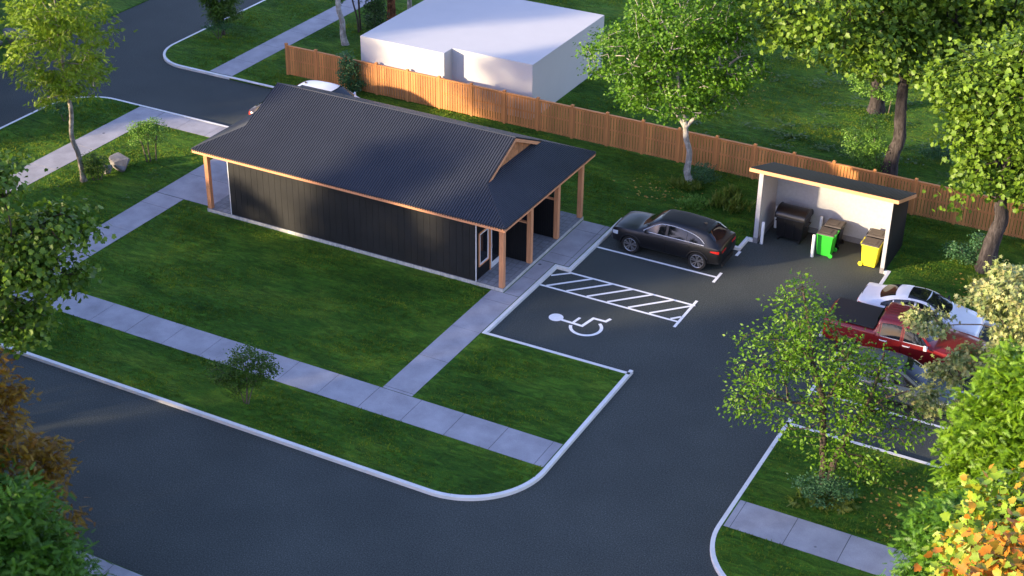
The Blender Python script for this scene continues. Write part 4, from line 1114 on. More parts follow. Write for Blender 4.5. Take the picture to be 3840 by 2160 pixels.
G['orange'] = leaf_mat('leaf_orange_brown', [(0.179,0.101,0.0030),(0.250,0.144,0.0040),(0.309,0.188,0.0050),(0.202,0.086,0.0040)], trans=.35)
G['big_mix'] = leaf_mat('leaf_green_and_orange', [(0.166,0.293,0.0161),(0.230,0.361,0.0280),(0.119,0.254,0.0119),(0.266,0.371,0.0399),(0.147,0.274,0.0161),(0.460,0.196,0.0161),(0.202,0.323,0.0238)], trans=.26)
G['big_orange'] = leaf_mat('leaf_big_orange', [(0.459,0.175,0.0160),(0.407,0.146,0.0128),(0.459,0.227,0.0320),(0.178,0.249,0.0192),(0.385,0.161,0.0192),(.22,.30,.03),(.17,.26,.02)], trans=.26)
G['ochre'] = leaf_mat('leaf_ochre', [(.20,.23,.03),(.15,.21,.025),(.12,.19,.02)], trans=.3)
B = {}
B['plane'] = bark_mat('bark_plane', (.022,.018,.018), (.095,.08,.076))
B['pale'] = bark_mat('bark_pale', (.20,.17,.13), (.46,.42,.34), patch=.45)
B['birch'] = bark_mat('bark_birch', (.34,.30,.25), (.62,.58,.52), patch=.35)
B['brown'] = bark_mat('bark_brown', (.035,.026,.02), (.11,.085,.065), scale=1.6)
B['red'] = bark_mat('bark_red', (.09,.03,.015), (.26,.11,.05), patch=.6)
B['twig'] = bark_mat('bark_twig', (.07,.055,.04), (.20,.17,.13), scale=2)

# yellow green tree by the far left walk
plant('slender_tree', 'slender yellow green tree with pale bare trunk beside the left boulder', 'tree', (-21.29,-.54),
  [[(0,0,.1),(-.05,0,1.3),(-.25,.05,2.4),(-.12,0,3.6),(-.15,0,5.2),(-.2,0,7),(-.1,0,9.5),(0,0,11)]],
  [(-.1,0,8.8,2.2,2.1,2.2),(-.3,0,6.4,2.25,2.2,1.9),(.5,.2,4.9,1.4,1.5,1.0),(-.9,-.2,4.7,.9,1.0,.9),(1.5,0,6.9,.8,.8,.7),(-1.9,0,7.6,.6,.8,.7)],
  B['pale'], G['yellowgreen'], 'frond', 250, 40, .22, (.24,.24,.09), 11, [[.125,.11,.10,.095,.08,.06,.04,.02]], fork=3.2, rtip=.010)
# plane tree reaching in at the left edge
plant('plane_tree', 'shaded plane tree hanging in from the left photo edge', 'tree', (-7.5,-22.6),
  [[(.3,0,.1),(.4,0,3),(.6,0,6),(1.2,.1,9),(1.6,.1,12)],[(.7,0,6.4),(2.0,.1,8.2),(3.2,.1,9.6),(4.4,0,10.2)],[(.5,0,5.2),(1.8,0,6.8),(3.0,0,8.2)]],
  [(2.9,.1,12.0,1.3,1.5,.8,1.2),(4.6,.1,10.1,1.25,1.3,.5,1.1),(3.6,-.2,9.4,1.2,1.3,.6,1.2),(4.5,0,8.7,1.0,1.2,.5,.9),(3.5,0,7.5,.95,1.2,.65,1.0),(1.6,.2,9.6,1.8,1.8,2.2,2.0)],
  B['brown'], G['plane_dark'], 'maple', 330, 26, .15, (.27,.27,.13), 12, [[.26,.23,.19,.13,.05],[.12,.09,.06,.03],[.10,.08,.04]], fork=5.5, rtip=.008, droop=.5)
plant('locust_tree', 'orange brown autumn tree with feathery leaves at bottom left', 'tree', (-6,-24),
  [[(0,0,.1),(.1,0,2),(.3,0,4),(.5,0,7.5)]], [(.9,0,5.9,2.3,2.3,1.9),(1.9,0,3.6,2.3,2.2,1.5),(3.0,-.1,1.9,1.5,1.6,.9),(.3,0,2.4,2,2,1.3)],
  B['brown'], G['orange'], 'frond', 330, 42, .24, (.28,.28,.12), 13, [[.2,.17,.14,.05]], fork=1.2)
plant('cypress_tree', 'deep green feathery tree filling the bottom left corner', 'tree', (-4,-27),
  [[(1,0,.1),(1.1,0,2),(1.2,0,4),(1.2,0,6.4)]], [(2.2,0,4.1,2.4,2.4,1.9),(3.3,-.3,3.0,2.0,2.0,1.5),(3.6,-.6,1.6,2.0,2.0,1.2),(1.4,.2,5.3,1.5,1.5,.9)],
  B['brown'], G['fern_dark'], 'frond', 420, 44, .26, (.27,.27,.14), 14, [[.2,.17,.14,.05]], fork=.8)
plant('young_tree', 'small dark multi stemmed tree on verge beside the front sidewalk', 'tree', (-3.97,-11.62),
  [[(0,0,.05),(.05,0,.5),(.1,.05,1.3),(.2,0,2.0)],[(-.05,.05,.05),(-.15,.05,.5),(-.4,.1,1.2)],[(.05,-.05,.05),(.2,-.05,.6),(.55,0,1.4)]],
  [(.1,0,1.9,.55,.55,.55),(-.75,.1,1.45,.5,.5,.4),(.72,-.05,1.65,.45,.45,.45),(-.35,-.1,1.0,.45,.4,.3),(.35,0,1.1,.45,.4,.3)],
  B['twig'], G['olive'], 'oval', 165, 26, .09, (.10,.10,.07), 15, [[.035,.03,.022,.01],[.022,.018,.008],[.022,.018,.008]], fork=.5, rtip=.004)
# maple with pale trunk in the middle
plant('maple_tree', 'bright green maple with pale crooked trunk in front of the fence', 'tree', (2.97,12.66),
  [[(.02,0,.1),(-.22,0,.8),(-.17,0,1.6),(-.38,0,2.5),(-.46,0,3.1),(-.7,0,4.2),(-1.0,0,6.0),(-.9,0,8.8)],[(-.45,0,2.95),(.1,.1,3.6),(.9,.2,4.7),(1.3,.2,6)],[(-.46,0,3.0),(-1.1,-.1,3.9),(-2.1,-.2,5.6)]],
  [(-1.0,0,8.4,2.6,2.6,2.0),(-3.3,-.2,6.3,2.1,2.0,1.3),(1.2,.2,6.2,1.9,2.0,1.6),(-.9,-.4,5.3,2.4,2.4,1.5),(1.0,.2,4.2,1.2,1.6,.9),(-2.7,0,4.7,1.4,1.6,.9),(.5,0,8.0,1.8,2,1.7)],
  B['birch'], G['maple'], 'star', 640, 38, .135, (.30,.30,.12), 16, [[.16,.15,.13,.12,.11,.09,.06,.03],[.09,.07,.05,.03],[.08,.06,.03]], fork=2.9, rtip=.010)
plant('tall_plane_tree', 'big plane tree with thick dark trunk just behind the fence', 'tree', (10.71,18.34),
  [[(-.18,0,.0),(-.12,0,.8),(-.04,0,1.35),(.10,0,1.9),(.0,0,2.9),(-.08,0,3.8),(-.2,0,6.0),(-.8,0,8.2)],[(0,0,5.2),(-1.4,-1.2,6.6),(-3.0,-2.8,8.2)],[(.05,0,5),(1.2,.1,6.0),(2.4,0,7)]],
  [(-4.0,-3.8,9.3,2.8,2.2,1.8),(-2.3,-3.6,7.6,2.1,1.8,1.1),(-5.0,-3.8,7.9,1.4,1.6,.85),(-.6,-2.4,7.4,2.0,1.8,1.5),(-2.5,-1.0,9.5,2.4,2,1.4),(1.8,0,6.3,2.2,2.2,1.8),(2.6,.2,8.5,2.8,2.8,2.3),(-1.2,0,10,3.6,3.4,2.2),(-.2,0,4.6,1.0,1.0,.8),(-2.0,-.2,5.3,1.3,1.4,.7),(2.6,-.2,5.4,1.3,1.4,.9)],
  B['plane'], G['plane'], 'maple', 620, 32, .20, (.42,.42,.14), 17, [[.34,.31,.29,.28,.27,.25,.20,.08],[.13,.09,.05],[.13,.09,.05]], fork=4.2, rtip=.012)
plant('tall_plane_tree', 'dark trunked plane tree standing farther back on the rear lawn', 'tree', (7.82,25.21),
  [[(.04,0,0),(.02,0,1.1),(-.14,0,2.1),(-.14,0,4),(-.05,0,9)]], [(-.5,.5,9,3.4,3,2.2),(1.5,.5,8.2,2.6,2.5,1.8),(-1.8,0,7.6,2.0,2,1.3),(.4,.2,6.4,1.7,1.5,.9)],
  B['plane'], G['plane'], 'maple', 260, 30, .22, (.42,.42,.16), 18, [[.36,.32,.28,.24,.12]], fork=5.0, rtip=.012)
plant('tall_plane_tree', 'plane tree at right edge with bent dark trunk before the fence', 'tree', (16.84,11.19),
  [[(-.22,0,0),(-.17,0,1.1),(-.06,0,1.9),(.06,0,2.5),(-.07,0,3.1),(-.08,0,3.8),(.0,0,6),(.2,0,9)],[(-.05,0,4.4),(-.9,0,5.5),(-1.5,0,6.8)]],
  [(-.6,0,4.9,1.5,1.6,1.2),(-1.4,-.2,3.6,.75,.9,.8),(1.6,.3,5.2,1.9,1.8,2.0),(-.6,.2,7.6,2.3,2.2,1.9),(1.4,0,8.8,2.6,2.6,2.1),(-1.4,.1,6.2,1.2,1.3,1.0),(-2.4,.3,8.2,1.6,1.5,1.2),(.6,-.2,6.8,1.8,1.6,1.4)],
  B['plane'], G['plane'], 'maple', 520, 32, .19, (.40,.40,.14), 19, [[.34,.32,.30,.28,.25,.24,.18,.08],[.10,.07,.04]], fork=3.6, rtip=.011)
plant('thin_tree', 'thin grey trunked tree leaning behind the fence at right', 'tree', (12.74,21.66),
  [[(-.3,0,0),(-.1,0,1.2),(.1,0,2.6),(.15,0,5),(.3,0,8)]], [(.4,.3,8.2,2.5,2.4,1.9),(1.6,.2,6.6,1.6,1.6,1.1)],
  B['plane'], G['plane'], 'maple', 110, 28, .24, (.4,.4,.2), 20, [[.11,.10,.09,.08,.04]], fork=4.6)
# two trunked tree at lower right
plant('two_stemmed_tree', 'loose leaved two stemmed tree on the lawn beside car park entry', 'tree', (15.6,-6.62),
  [[(-.1,0,.05),(-.15,0,1.2),(-.32,0,2.5),(-.45,0,3.6),(-.85,0,4.7),(-1.1,0,6.0),(-1.5,0,7.6)],[(.05,0,.05),(.15,0,1.2),(.55,.1,2.6),(.9,.1,3.5),(1.1,.1,4.6),(1.2,.1,5.6)],[(-.45,0,3.4),(-.1,.1,4.2),(.1,.1,5.2)],[(.8,.1,3.2),(1.5,.1,4.0),(2.1,0,4.4)]],
  [(-1.5,0,6.9,.75,.9,1.1),(-2.2,0,5.1,1.1,1.2,.9),(-2.8,0,3.5,.9,1.1,.6),(-.6,.1,5.3,1.3,1.3,1.0),(.6,.1,4.7,1.2,1.3,.85),(1.75,0,3.1,1.05,1.1,.7),(-1.2,-.2,3.2,1.0,1.1,.6),(.3,-.3,3.6,1.3,1.2,.7),(.6,-.4,2.0,1.0,1.0,.5),(1.3,-.3,1.5,.7,.8,.4),(-.8,-.2,2.1,.6,.7,.35)],
  B['brown'], G['bright'], 'oval', 370, 23, .135, (.23,.23,.12), 21, [[.13,.12,.11,.10,.08,.06,.03],[.12,.11,.09,.07,.05,.03],[.06,.045,.03],[.05,.035,.02]], fork=1.6, rtip=.009, rough=.07)
plant('grey_shrub', 'grey green shrub growing round the foot of the two stemmed tree', 'shrub', (15.62,-7.05),
  [[(-.2,0,.02),(-.3,0,.5)],[(.1,0,.02),(.2,0,.5)],[(.35,.1,.02),(.6,.1,.6)]], [(-.5,-.1,.75,.4,.4,.3),(.1,-.1,.95,.45,.4,.3),(.65,0,.65,.4,.4,.3),(0,-.2,.4,.7,.5,.25)],
  B['twig'], G['bluegreen'], 'oval', 80, 26, .085, (.10,.10,.06), 22, [[.02,.01]]*3, fork=.1, rtip=.003, crown_name='foliage', trunk_name='stem', z=LZ)
plant('fern', 'yellow green fern clump under the two stemmed tree', 'fern', (15.66,-7.35), [[(0,0,.0),(0,0,.15)]], [(-.55,0,.16,.3,.3,.12),(.3,0,.16,.5,.4,.14),(.8,.1,.2,.2,.2,.12)],
  B['twig'], G['ochre'], 'frond', 50, 10, .30, (.10,.10,.05), 23, [[.02,.01]], fork=0, rtip=.002, crown_name='foliage', trunk_name='stem')
# right edge shrubs and trees
plant('variegated_maple', 'pale cream and green variegated maple leaning over the parked cars', 'tree', (22,-2),
  [[(.3,0,.1),(.2,0,2),(-.3,0,4),(-1.2,0,6.5)],[(0,0,3.0),(-1.6,-.1,3.6),(-3.0,-.2,3.6)],[(-.3,0,4.0),(-1.6,.1,5.0),(-3.2,.2,5.0)]],
  [(-2.3,0,6.8,1.1,1.3,.7,1.2),(-2.0,.1,5.7,1.1,1.3,.7,1.2),(-3.2,.1,6.1,.6,.8,.4,.5),(-4.75,.2,4.75,.75,.8,.22,.5),(-4.0,-.2,3.1,.5,.6,.28,.4),(-3.2,-.1,3.85,.65,.8,.35,.6),(-4.5,-.2,2.0,.75,.7,.22,.6),(-3.0,-.3,1.8,.5,.6,.4,.5),(-1.9,0,4.5,1.0,1.2,.7,1.0),(-.8,0,5.6,1.4,1.5,1.6,1.0)],
  B['twig'], G['variegated'], 'star', 300, 34, .15, (.17,.17,.10), 24, [[.15,.13,.10,.04],[.06,.045,.02],[.06,.045,.02]], fork=2.2, rtip=.006, droop=.6)
plant('feathery_tree', 'bright green feathery tree at right edge before the variegated maple', 'tree', (22.5,-7),
  [[(.3,0,.1),(0,0,2),(-.5,0,4),(-.8,0,7)]], [(-1.4,0,6.3,1.3,1.4,1.0),(-1.9,-.1,4.9,1.25,1.5,1.1),(-2.2,-.1,3.5,1.15,1.4,.9),(-2.3,-.2,2.3,.9,1.2,.7),(-.9,0,4.2,1.6,1.6,2.0)],
  B['brown'], G['fern'], 'frond', 420, 48, .24, (.24,.24,.13), 25, [[.16,.13,.10,.04]], fork=1.0, rtip=.006)
plant('feathery_tree', 'dark green feathery tree below the bright one at right edge', 'tree', (21.4,-12.3),
  [[(.4,0,.1),(.2,0,1.5),(-.2,0,4.4)]], [(-.5,0,4.3,1.3,1.3,1.1),(-1.15,-.1,3.3,.95,1.1,.7),(-1.3,-.2,2.3,.7,.9,.5),(-.3,-.2,2.4,1.2,1.2,.9)],
  B['brown'], G['fern_dark'], 'frond', 240, 44, .23, (.22,.22,.12), 26, [[.13,.1,.03]], fork=1.0, rtip=.005)
plant('big_leaf_tree', 'big leaved tree turning orange in the bottom right foreground', 'tree', (25,-22),
  [[(.4,0,.1),(.3,0,4),(0,0,8),(-.4,0,11.6)]], [(-1.2,0,12.0,2.0,2.2,1.1),(-2.2,-.1,11.3,1.4,1.5,.9),(-2.9,-.1,10.7,.8,1.0,.5),(-.2,.2,12.9,1.8,2.0,1.0),(-.8,0,10.8,1.8,2,.9)],
  B['plane'], G['big_mix'], 'maple', 250, 26, .165, (.28,.28,.13), 27, [[.26,.22,.18,.06]], fork=8.5, rtip=.008)
plant('big_leaf_tree', 'orange leaved tree in bottom right corner below the big leaved green one', 'tree', (26.2,-25.5),
  [[(0,0,.1),(0,0,4),(-.4,0,8),(-1.2,0,13.2)]], [(-2.5,0,13.6,1.3,1.2,.9),(-1.3,0,13.5,1.6,1.4,1.3),(-3.0,0,12.7,.8,.9,.6)],
  B['plane'], G['big_orange'], 'maple', 130, 26, .155, (.27,.27,.13), 28, [[.2,.18,.14,.05]], fork=9.5, rtip=.008)
# top of the picture
plant('conifer', 'dark green small tree beside the side street at photo top', 'tree', (-27.36,17.8),
  [[(0,0,.05),(0,0,1),(.05,0,2.5),(.05,0,4)]], [(0,0,2.4,1.0,1.0,.9),(.1,0,1.3,.85,.85,.45),(0,0,3.6,.8,.8,.8)], B['brown'], G['olive'], 'frond', 170, 34, .20, (.18,.18,.10), 31, [[.09,.08,.06,.03]], fork=.6)
plant('shrub', 'grey green shrub with bare stems under the dark top tree', 'shrub', (-27.2,17.15),
  [[(0,0,.0),(-.2,0,.4),(-.5,0,.8)],[(.05,0,0),(.2,0,.5),(.3,0,.9)],[(0,0,0),(0,.1,.9)]], [(-.45,0,.9,.4,.35,.2),(.35,0,.9,.45,.35,.22),(0,0,1.05,.35,.35,.15)], B['twig'], G['bluegreen'], 'oval', 60, 20, .08, (.09,.09,.05), 32, [[.03,.02,.01]]*2+[[.03,.01]], fork=.3, rtip=.004, crown_name='foliage', trunk_name='stem')
plant('birch_tree', 'bare pale birch trunk curving up beside the rear sidewalk', 'tree', (-20.67,19.83),
  [[(.08,0,.05),(-.02,0,.7),(-.02,0,1.4),(-.2,0,2.2),(-.22,0,3.2),(-.2,0,5),(0,0,8)]], [(.2,0,8.5,2.4,2.4,1.9),(0,0,7,2,2,1.1)], B['birch'], G['dark'], 'maple', 130, 24, .2, (.35,.35,.16), 33, [[.17,.16,.15,.14,.13,.11,.05]], fork=5.5)
plant('thin_tree', 'thin dark stemmed tree between the birch and the block building', 'tree', (-21.03,21.91),
  [[(0,0,.05),(-.05,0,.8),(-.25,0,1.8),(-.5,0,3),(-.6,0,5)],[(.1,.3,.05),(.05,.3,2.5),(.05,.3,6)]], [(-1.0,0,2.3,.6,.6,.4),(-.8,0,3.6,.9,.9,.6),(.1,.3,6,1.6,1.6,1.4)], B['brown'], G['dark'], 'oval', 80, 16, .15, (.22,.22,.1), 34, [[.06,.05,.045,.04,.02],[.06,.05,.02]], fork=1.6)
plant('shrub', 'dark leafy bush at the block building\'s far left corner', 'shrub', (-19.9,21.9),
  [[(0,0,.0),(0,0,1.2),(0,0,2.6)]], [(0,0,1.0,.65,.65,.9),(0,0,2.4,.6,.6,.8)], B['twig'], G['dark'], 'oval', 110, 22, .13, (.16,.16,.12), 35, [[.05,.04,.02]], fork=.1, rtip=.004, crown_name='foliage', trunk_name='stem')
plant('redwood_tree', 'reddish brown barked trunk rising behind the block building roof', 'tree', (-20.3,24.2),
  [[(0,0,.0),(0,0,3),(0,0,7)]], [(0,0,7.5,2.4,2.4,1.9)], B['red'], G['dark'], 'frond', 70, 24, .28, (.35,.35,.16), 36, [[.24,.21,.15]], fork=5.5)
plant('birch_tree', 'pale grey trunk next to the reddish trunk behind the block building', 'tree', (-19.9,25.6),
  [[(0,0,.0),(0,0,1.5),(-.12,0,3),(-.1,0,7)]], [(0,0,7.5,2.2,2.2,1.7),(.4,0,3.0,.6,.8,.5),(1.0,.2,1.7,.8,.8,.7)], B['birch'], G['dark'], 'maple', 80, 22, .18, (.35,.35,.16), 37, [[.14,.13,.12,.07]], fork=1.2)
for i, (x, y, h, lab) in enumerate(((-38.6,9.2,6.0,'dark tree filling the top left photo corner beside the rocks'),(-41.8,12.6,7,'dark tree behind the rocks across the side street'),(-38.6,17.0,6.5,'dark tree on the grass across the side street'))):
    plant('broadleaf_tree', lab, 'tree', (x,y), [[(0,0,.0),(.1,0,1.5),(0,0,h-1)]], [(0,0,h-1.6,2.0,2.0,1.6),(.2,0,h-3.0,1.5,1.6,1.1)], B['brown'], G['dark'], 'oval', 150, 26, .2, (.32,.32,.16), 40+i, [[.14,.12,.05]], fork=1.4, z=.05)
# shrubs
SH = dict(crown_name='foliage', trunk_name='stem')
plant('shrub', 'small blue green bush behind the slender left tree', 'shrub', (-26.68,4.19), [[(0,0,0),(-.15,0,.5),(-.3,0,1)],[(0,0,0),(.3,0,.6),(.5,0,1.1)]], [(-.15,0,1.1,.5,.45,.3),(.45,0,1.2,.4,.4,.3),(0,0,.8,.4,.4,.2)], B['twig'], G['bluegreen'], 'oval', 60, 20, .09, (.10,.10,.06), 51, [[.03,.02,.01]]*2, fork=.4, rtip=.004, **SH)
plant('young_tree', 'pale green airy small tree on the lawn by the clubhouse corner', 'tree', (-20.03,2.55), [[(-.1,0,0),(-.2,0,.7),(-.35,0,1.5)],[(.05,0,0),(0,0,.8),(.1,0,1.8)],[(.3,.1,0),(.35,.1,.8),(.5,.1,1.6)]],
  [(-.35,0,1.85,.45,.45,.3),(.2,0,2.0,.5,.5,.25),(.6,0,1.75,.35,.4,.25),(-.55,0,1.35,.3,.35,.25),(.5,.1,1.2,.35,.4,.2),(-.1,0,1.4,.4,.4,.2)], B['twig'], G['pale'], 'oval', 130, 26, .075, (.10,.10,.05), 52, [[.035,.03,.015]]*3, fork=.8, rtip=.004)
plant('shrub', 'olive green bush between the slender tree and the boulder', 'shrub', (-20.82,-.19), [[(-.1,0,0),(-.2,0,.4),(-.3,0,.9)],[(.05,0,0),(.1,0,.5),(.1,0,1.2)],[(.1,0,0),(.3,0,.4),(.4,0,.9)]], [(-.1,0,1.15,.35,.35,.3),(.3,0,.9,.4,.4,.3),(-.35,0,.75,.3,.3,.25),(.05,0,.6,.5,.4,.2)], B['twig'], G['olive'], 'oval', 110, 24, .075, (.10,.10,.06), 53, [[.03,.025,.01]]*3, fork=.3, rtip=.003, **SH)
plant('climbing_shrub', 'leafy climbing bush growing up against the fence behind the clubhouse', 'shrub', (-16.62,14.22), [[(0,0,0),(-.05,0,1),(-.1,0,2.2)],[(.1,0,0),(.4,0,.5),(.7,0,.7)]], [(-.1,0,1.9,.4,.25,.45),(-.15,0,1.0,.35,.25,.4),(.05,0,.5,.4,.25,.3),(.6,0,.6,.35,.2,.2),(.35,0,1.3,.25,.2,.3)], B['twig'], G['bluegreen'], 'oval', 100, 22, .12, (.12,.10,.10), 54, [[.03,.025,.01]]*2, fork=.1, rtip=.004, **SH)
plant('shrub', 'dark green shrub at the foot of the pale trunked maple', 'shrub', (3.15,12.95), [[(0,0,0),(.2,0,.5),(.4,0,.9)],[(-.1,0,0),(-.2,0,.7)]], [(.35,0,.9,.45,.4,.3),(.55,0,.5,.45,.4,.25),(-.2,0,.6,.4,.4,.3)], B['twig'], G['bluegreen'], 'oval', 80, 20, .08, (.10,.10,.06), 55, [[.03,.02,.01],[.02,.01]], fork=.2, rtip=.003, **SH)
plant('weed_clump', 'ochre green weeds around the maple\'s trunk foot', 'weeds', (2.95,12.35), [[(0,0,0),(0,0,.15)]], [(-.1,0,.15,.75,.4,.12)], B['twig'], G['ochre'], 'blade', 90, 14, .22, (.08,.08,.04), 56, [[.01,.005]], fork=0, rtip=.002, up=0.0, out=0.3, droop=-1.2, **SH)
plant('juniper', 'light green fluffy low bush on the lawn near the suv', 'shrub', (3.95,10.65), [[(0,0,0),(0,0,.25)]], [(-.35,0,.22,.35,.3,.2),(.25,.1,.26,.4,.35,.22),(0,-.2,.2,.35,.3,.16),(.0,.6,.2,.4,.3,.15),(-.6,-.3,.12,.2,.2,.1)], B['twig'], G['pale'], 'frond', 55, 22, .11, (.08,.08,.05), 57, [[.02,.01]], fork=0, rtip=.002, up=.2, droop=-.8, **SH)
for i, (x, y, s, lab) in enumerate(((4.9,11.1,.75,'olive tall grass clump left of two by the shelter'),(5.75,11.15,1.0,'larger olive grass clump nearest the shelter\'s left wall'),(5.1,12.0,.6,'small olive grass clump behind the other clumps near the fence'))):
    plant('grass_clump', lab, 'grass clump', (x,y), [[(0,0,0),(0,0,.2)]], [(-.25*s,0,.22,.4*s,.35,.18*s),(.3*s,0,.28,.4*s,.35,.25*s),(0,.2,.4,.3*s,.3,.3*s)], B['twig'], G['ochre'], 'blade', 34, 9, .26, (.09,.09,.08), 60+i, [[.01,.005]], fork=0, rtip=.002, up=0, droop=-1.5, **SH)
plant('shrub', 'sunlit pale bush leaning against the thick trunk behind the fence', 'shrub', (9.97,18.41), [[(0,0,0),(-.2,0,1),(-.4,0,2.2)],[(.1,0,0),(-.6,0,.8),(-1.2,0,1.6)],[(.1,0,0),(.1,0,.8)]], [(-.5,0,2.3,.6,.5,.5),(-1.3,0,1.7,.5,.5,.3),(-.9,0,1.1,.7,.6,.35),(-.2,0,1.4,.6,.5,.4),(-.1,-.1,.6,.8,.5,.35)], B['twig'], G['pale'], 'oval', 170, 22, .11, (.14,.14,.07), 65, [[.04,.03,.012],[.03,.02,.01],[.02,.01]], fork=.3, rtip=.004, **SH)
plant('shrub', 'low bush in shade beside the thin leaning grey trunk', 'shrub', (12.42,20.72), [[(0,0,0),(-.2,0,.6)],[(.1,0,0),(.3,0,.5)]], [(-.5,0,.7,.6,.5,.3),(-.1,0,1.0,.4,.4,.25),(.2,0,.5,.5,.4,.25)], B['twig'], G['bluegreen'], 'oval', 80, 20, .10, (.13,.13,.07), 66, [[.03,.015]]*2, fork=.2, rtip=.004, **SH)
plant('shrub', 'pale bush standing alone at the far rear lawn', 'shrub', (2.16,30.12), [[(0,0,0),(-.1,0,.7)],[(0,0,0),(.4,0,.6)]], [(-.5,0,1.0,.5,.5,.3),(.1,0,.8,.6,.5,.35),(.6,0,.5,.4,.4,.25)], B['twig'], G['pale'], 'oval', 80, 20, .11, (.13,.13,.07), 67, [[.03,.015]]*2, fork=.2, rtip=.004, **SH)
plant('shrub', 'pale bush with bare stems against the farther dark trunk', 'shrub', (8.29,25.29), [[(.1,0,0),(-.3,0,.9),(-.9,0,1.8)],[(.2,0,0),(.3,0,1.2)]], [(-1.5,0,1.9,.6,.5,.35),(-1.0,0,1.3,.7,.5,.35),(-.2,-.2,1.3,.5,.4,.3),(.5,-.2,1.2,.4,.4,.25)], B['twig'], G['pale'], 'oval', 110, 22, .11, (.15,.15,.07), 68, [[.04,.03,.012],[.03,.02]], fork=.6, rtip=.004, **SH)
plant('shrub', 'dark green bush beside the bent trunk at right edge', 'shrub', (15.9,11.3), [[(0,0,0),(-.3,0,.7)],[(.1,0,0),(.4,0,1.2)]], [(-.5,0,.7,.45,.4,.3),(.35,0,1.2,.3,.3,.45),(0,0,.5,.5,.4,.25)], B['twig'], G['bluegreen'], 'oval', 90, 20, .10, (.12,.12,.07), 69, [[.03,.015]]*2, fork=.2, rtip=.004, **SH)
plant('weed_clump', 'ochre weeds at the foot of the bent trunk', 'weeds', (17.2,9.6), [[(0,0,0),(0,0,.15)]], [(-.1,0,.2,.7,.6,.15),(.3,-.6,.2,.5,.5,.12)], B['twig'], G['ochre'], 'blade', 90, 14, .26, (.09,.09,.05), 70, [[.01,.005]], fork=0, rtip=.002, up=0, droop=-1.3, **SH)

# rocks
def boulder(name, label, loc, r, seed, z=LZ):
    bm = bmesh.new(); bmesh.ops.create_icosphere(bm, subdivisions=4, radius=1.0); rng = np.random.default_rng(seed)
    pl = [(unit(rng.normal(size=3)), rng.uniform(.48,.80)) for _ in range(15)]
    for v in bm.verts:
        p = np.array(v.co)
        for n, d in pl:
            k = p @ n
            if k > d: p = p - n*(k-d)
        v.co = p*np.array(r)
    me = bpy.data.meshes.new(name); bm.to_mesh(me); bm.free(); me.polygons.foreach_set('use_smooth', [True]*len(me.polygons)); me.set_sharp_from_angle(angle=R(14))
    o = link_mesh(name, me, M['stone'], loc=(loc[0], loc[1], z+r[2]*.62)); o.rotation_euler.z = rng.uniform(0,3); tag(o, label, 'boulder'); return o
boulder('boulder', 'light grey boulder on the lawn beside the olive bush', (-20.63,1.25), (.66,.56,.54), 4)
boulder('boulder', 'small grey stone tucked between boulder and olive bush', (-20.78,.55), (.3,.26,.32), 5)
boulder('boulder', 'large dark rock under the trees across the side street', (-36.35,11.0), (.75,.65,.75), 8, .05)
boulder('boulder', 'low dark stone left of the large rock across the street', (-37.1,10.4), (.4,.35,.22), 9, .05)

# fallen leaves and weeds: nobody could count them
def litter(name, label, cat, mat, patches, size, seed, kind='maple', z=LZ+.006):
    rng = np.random.default_rng(seed); P = []
    for cx, cy, rx, ry, n in patches:
        q = rng.normal(size=(n,2))*np.array([rx,ry])*.55; P.append(np.c_[q+np.array([cx,cy]), np.full(n, z)+rng.uniform(0,.02 if size < .13 else .12,n)])
    P = np.concatenate(P); n = len(P)
    a = rng.normal(size=(n,3))*np.array([1,1,.12]); nr = np.array([0,0,1.0])+rng.normal(size=(n,3))*.25
    o = leaf_mesh(name, P, a, nr, size*rng.uniform(.7,1.3,n), kind, mat, None); tag(o, label, cat, kind='stuff'); return o
G['fallen'] = leaf_mat('leaf_fallen', [(0.580,0.348,0.043),(0.493,0.217,0.029),(0.667,0.464,0.072),(0.348,0.174,0.043),(0.609,0.406,0.072)], trans=.2)
litter('fallen_leaves', 'yellow and brown fallen leaves scattered on the lawns', 'fallen leaves', G['fallen'],
  [(3.2,11.5,2.4,1.3,60),(1.4,11.2,1.4,1.0,30),(16.6,8.8,1.0,1.6,45),(17.4,-5.8,1.0,1.8,55),(18.0,-7.4,.5,.8,12),(1.4,24.6,.9,2.2,40),(-37.2,8.6,1.2,1.6,50)], .095, 5)
rngw = np.random.default_rng(77)
wp = [(rngw.uniform(-1,15), rngw.uniform(15.6,30), rngw.uniform(.25,.6), .3, 30) for _ in range(110)]
litter('ground_weeds', 'low dark weeds dotted over the rear lawn behind the fence', 'weeds', G['olive'], wp, .17, 6, 'oval', LZ+.05)
wp2 = [(rngw.uniform(-23,-17.9), rngw.uniform(-3,6), .4, .3, 10) for _ in range(26)]
litter('ground_weeds', 'low weeds in the lawn around boulder and slender tree', 'weeds', G['olive'], wp2, .12, 7, 'oval', LZ+.03)

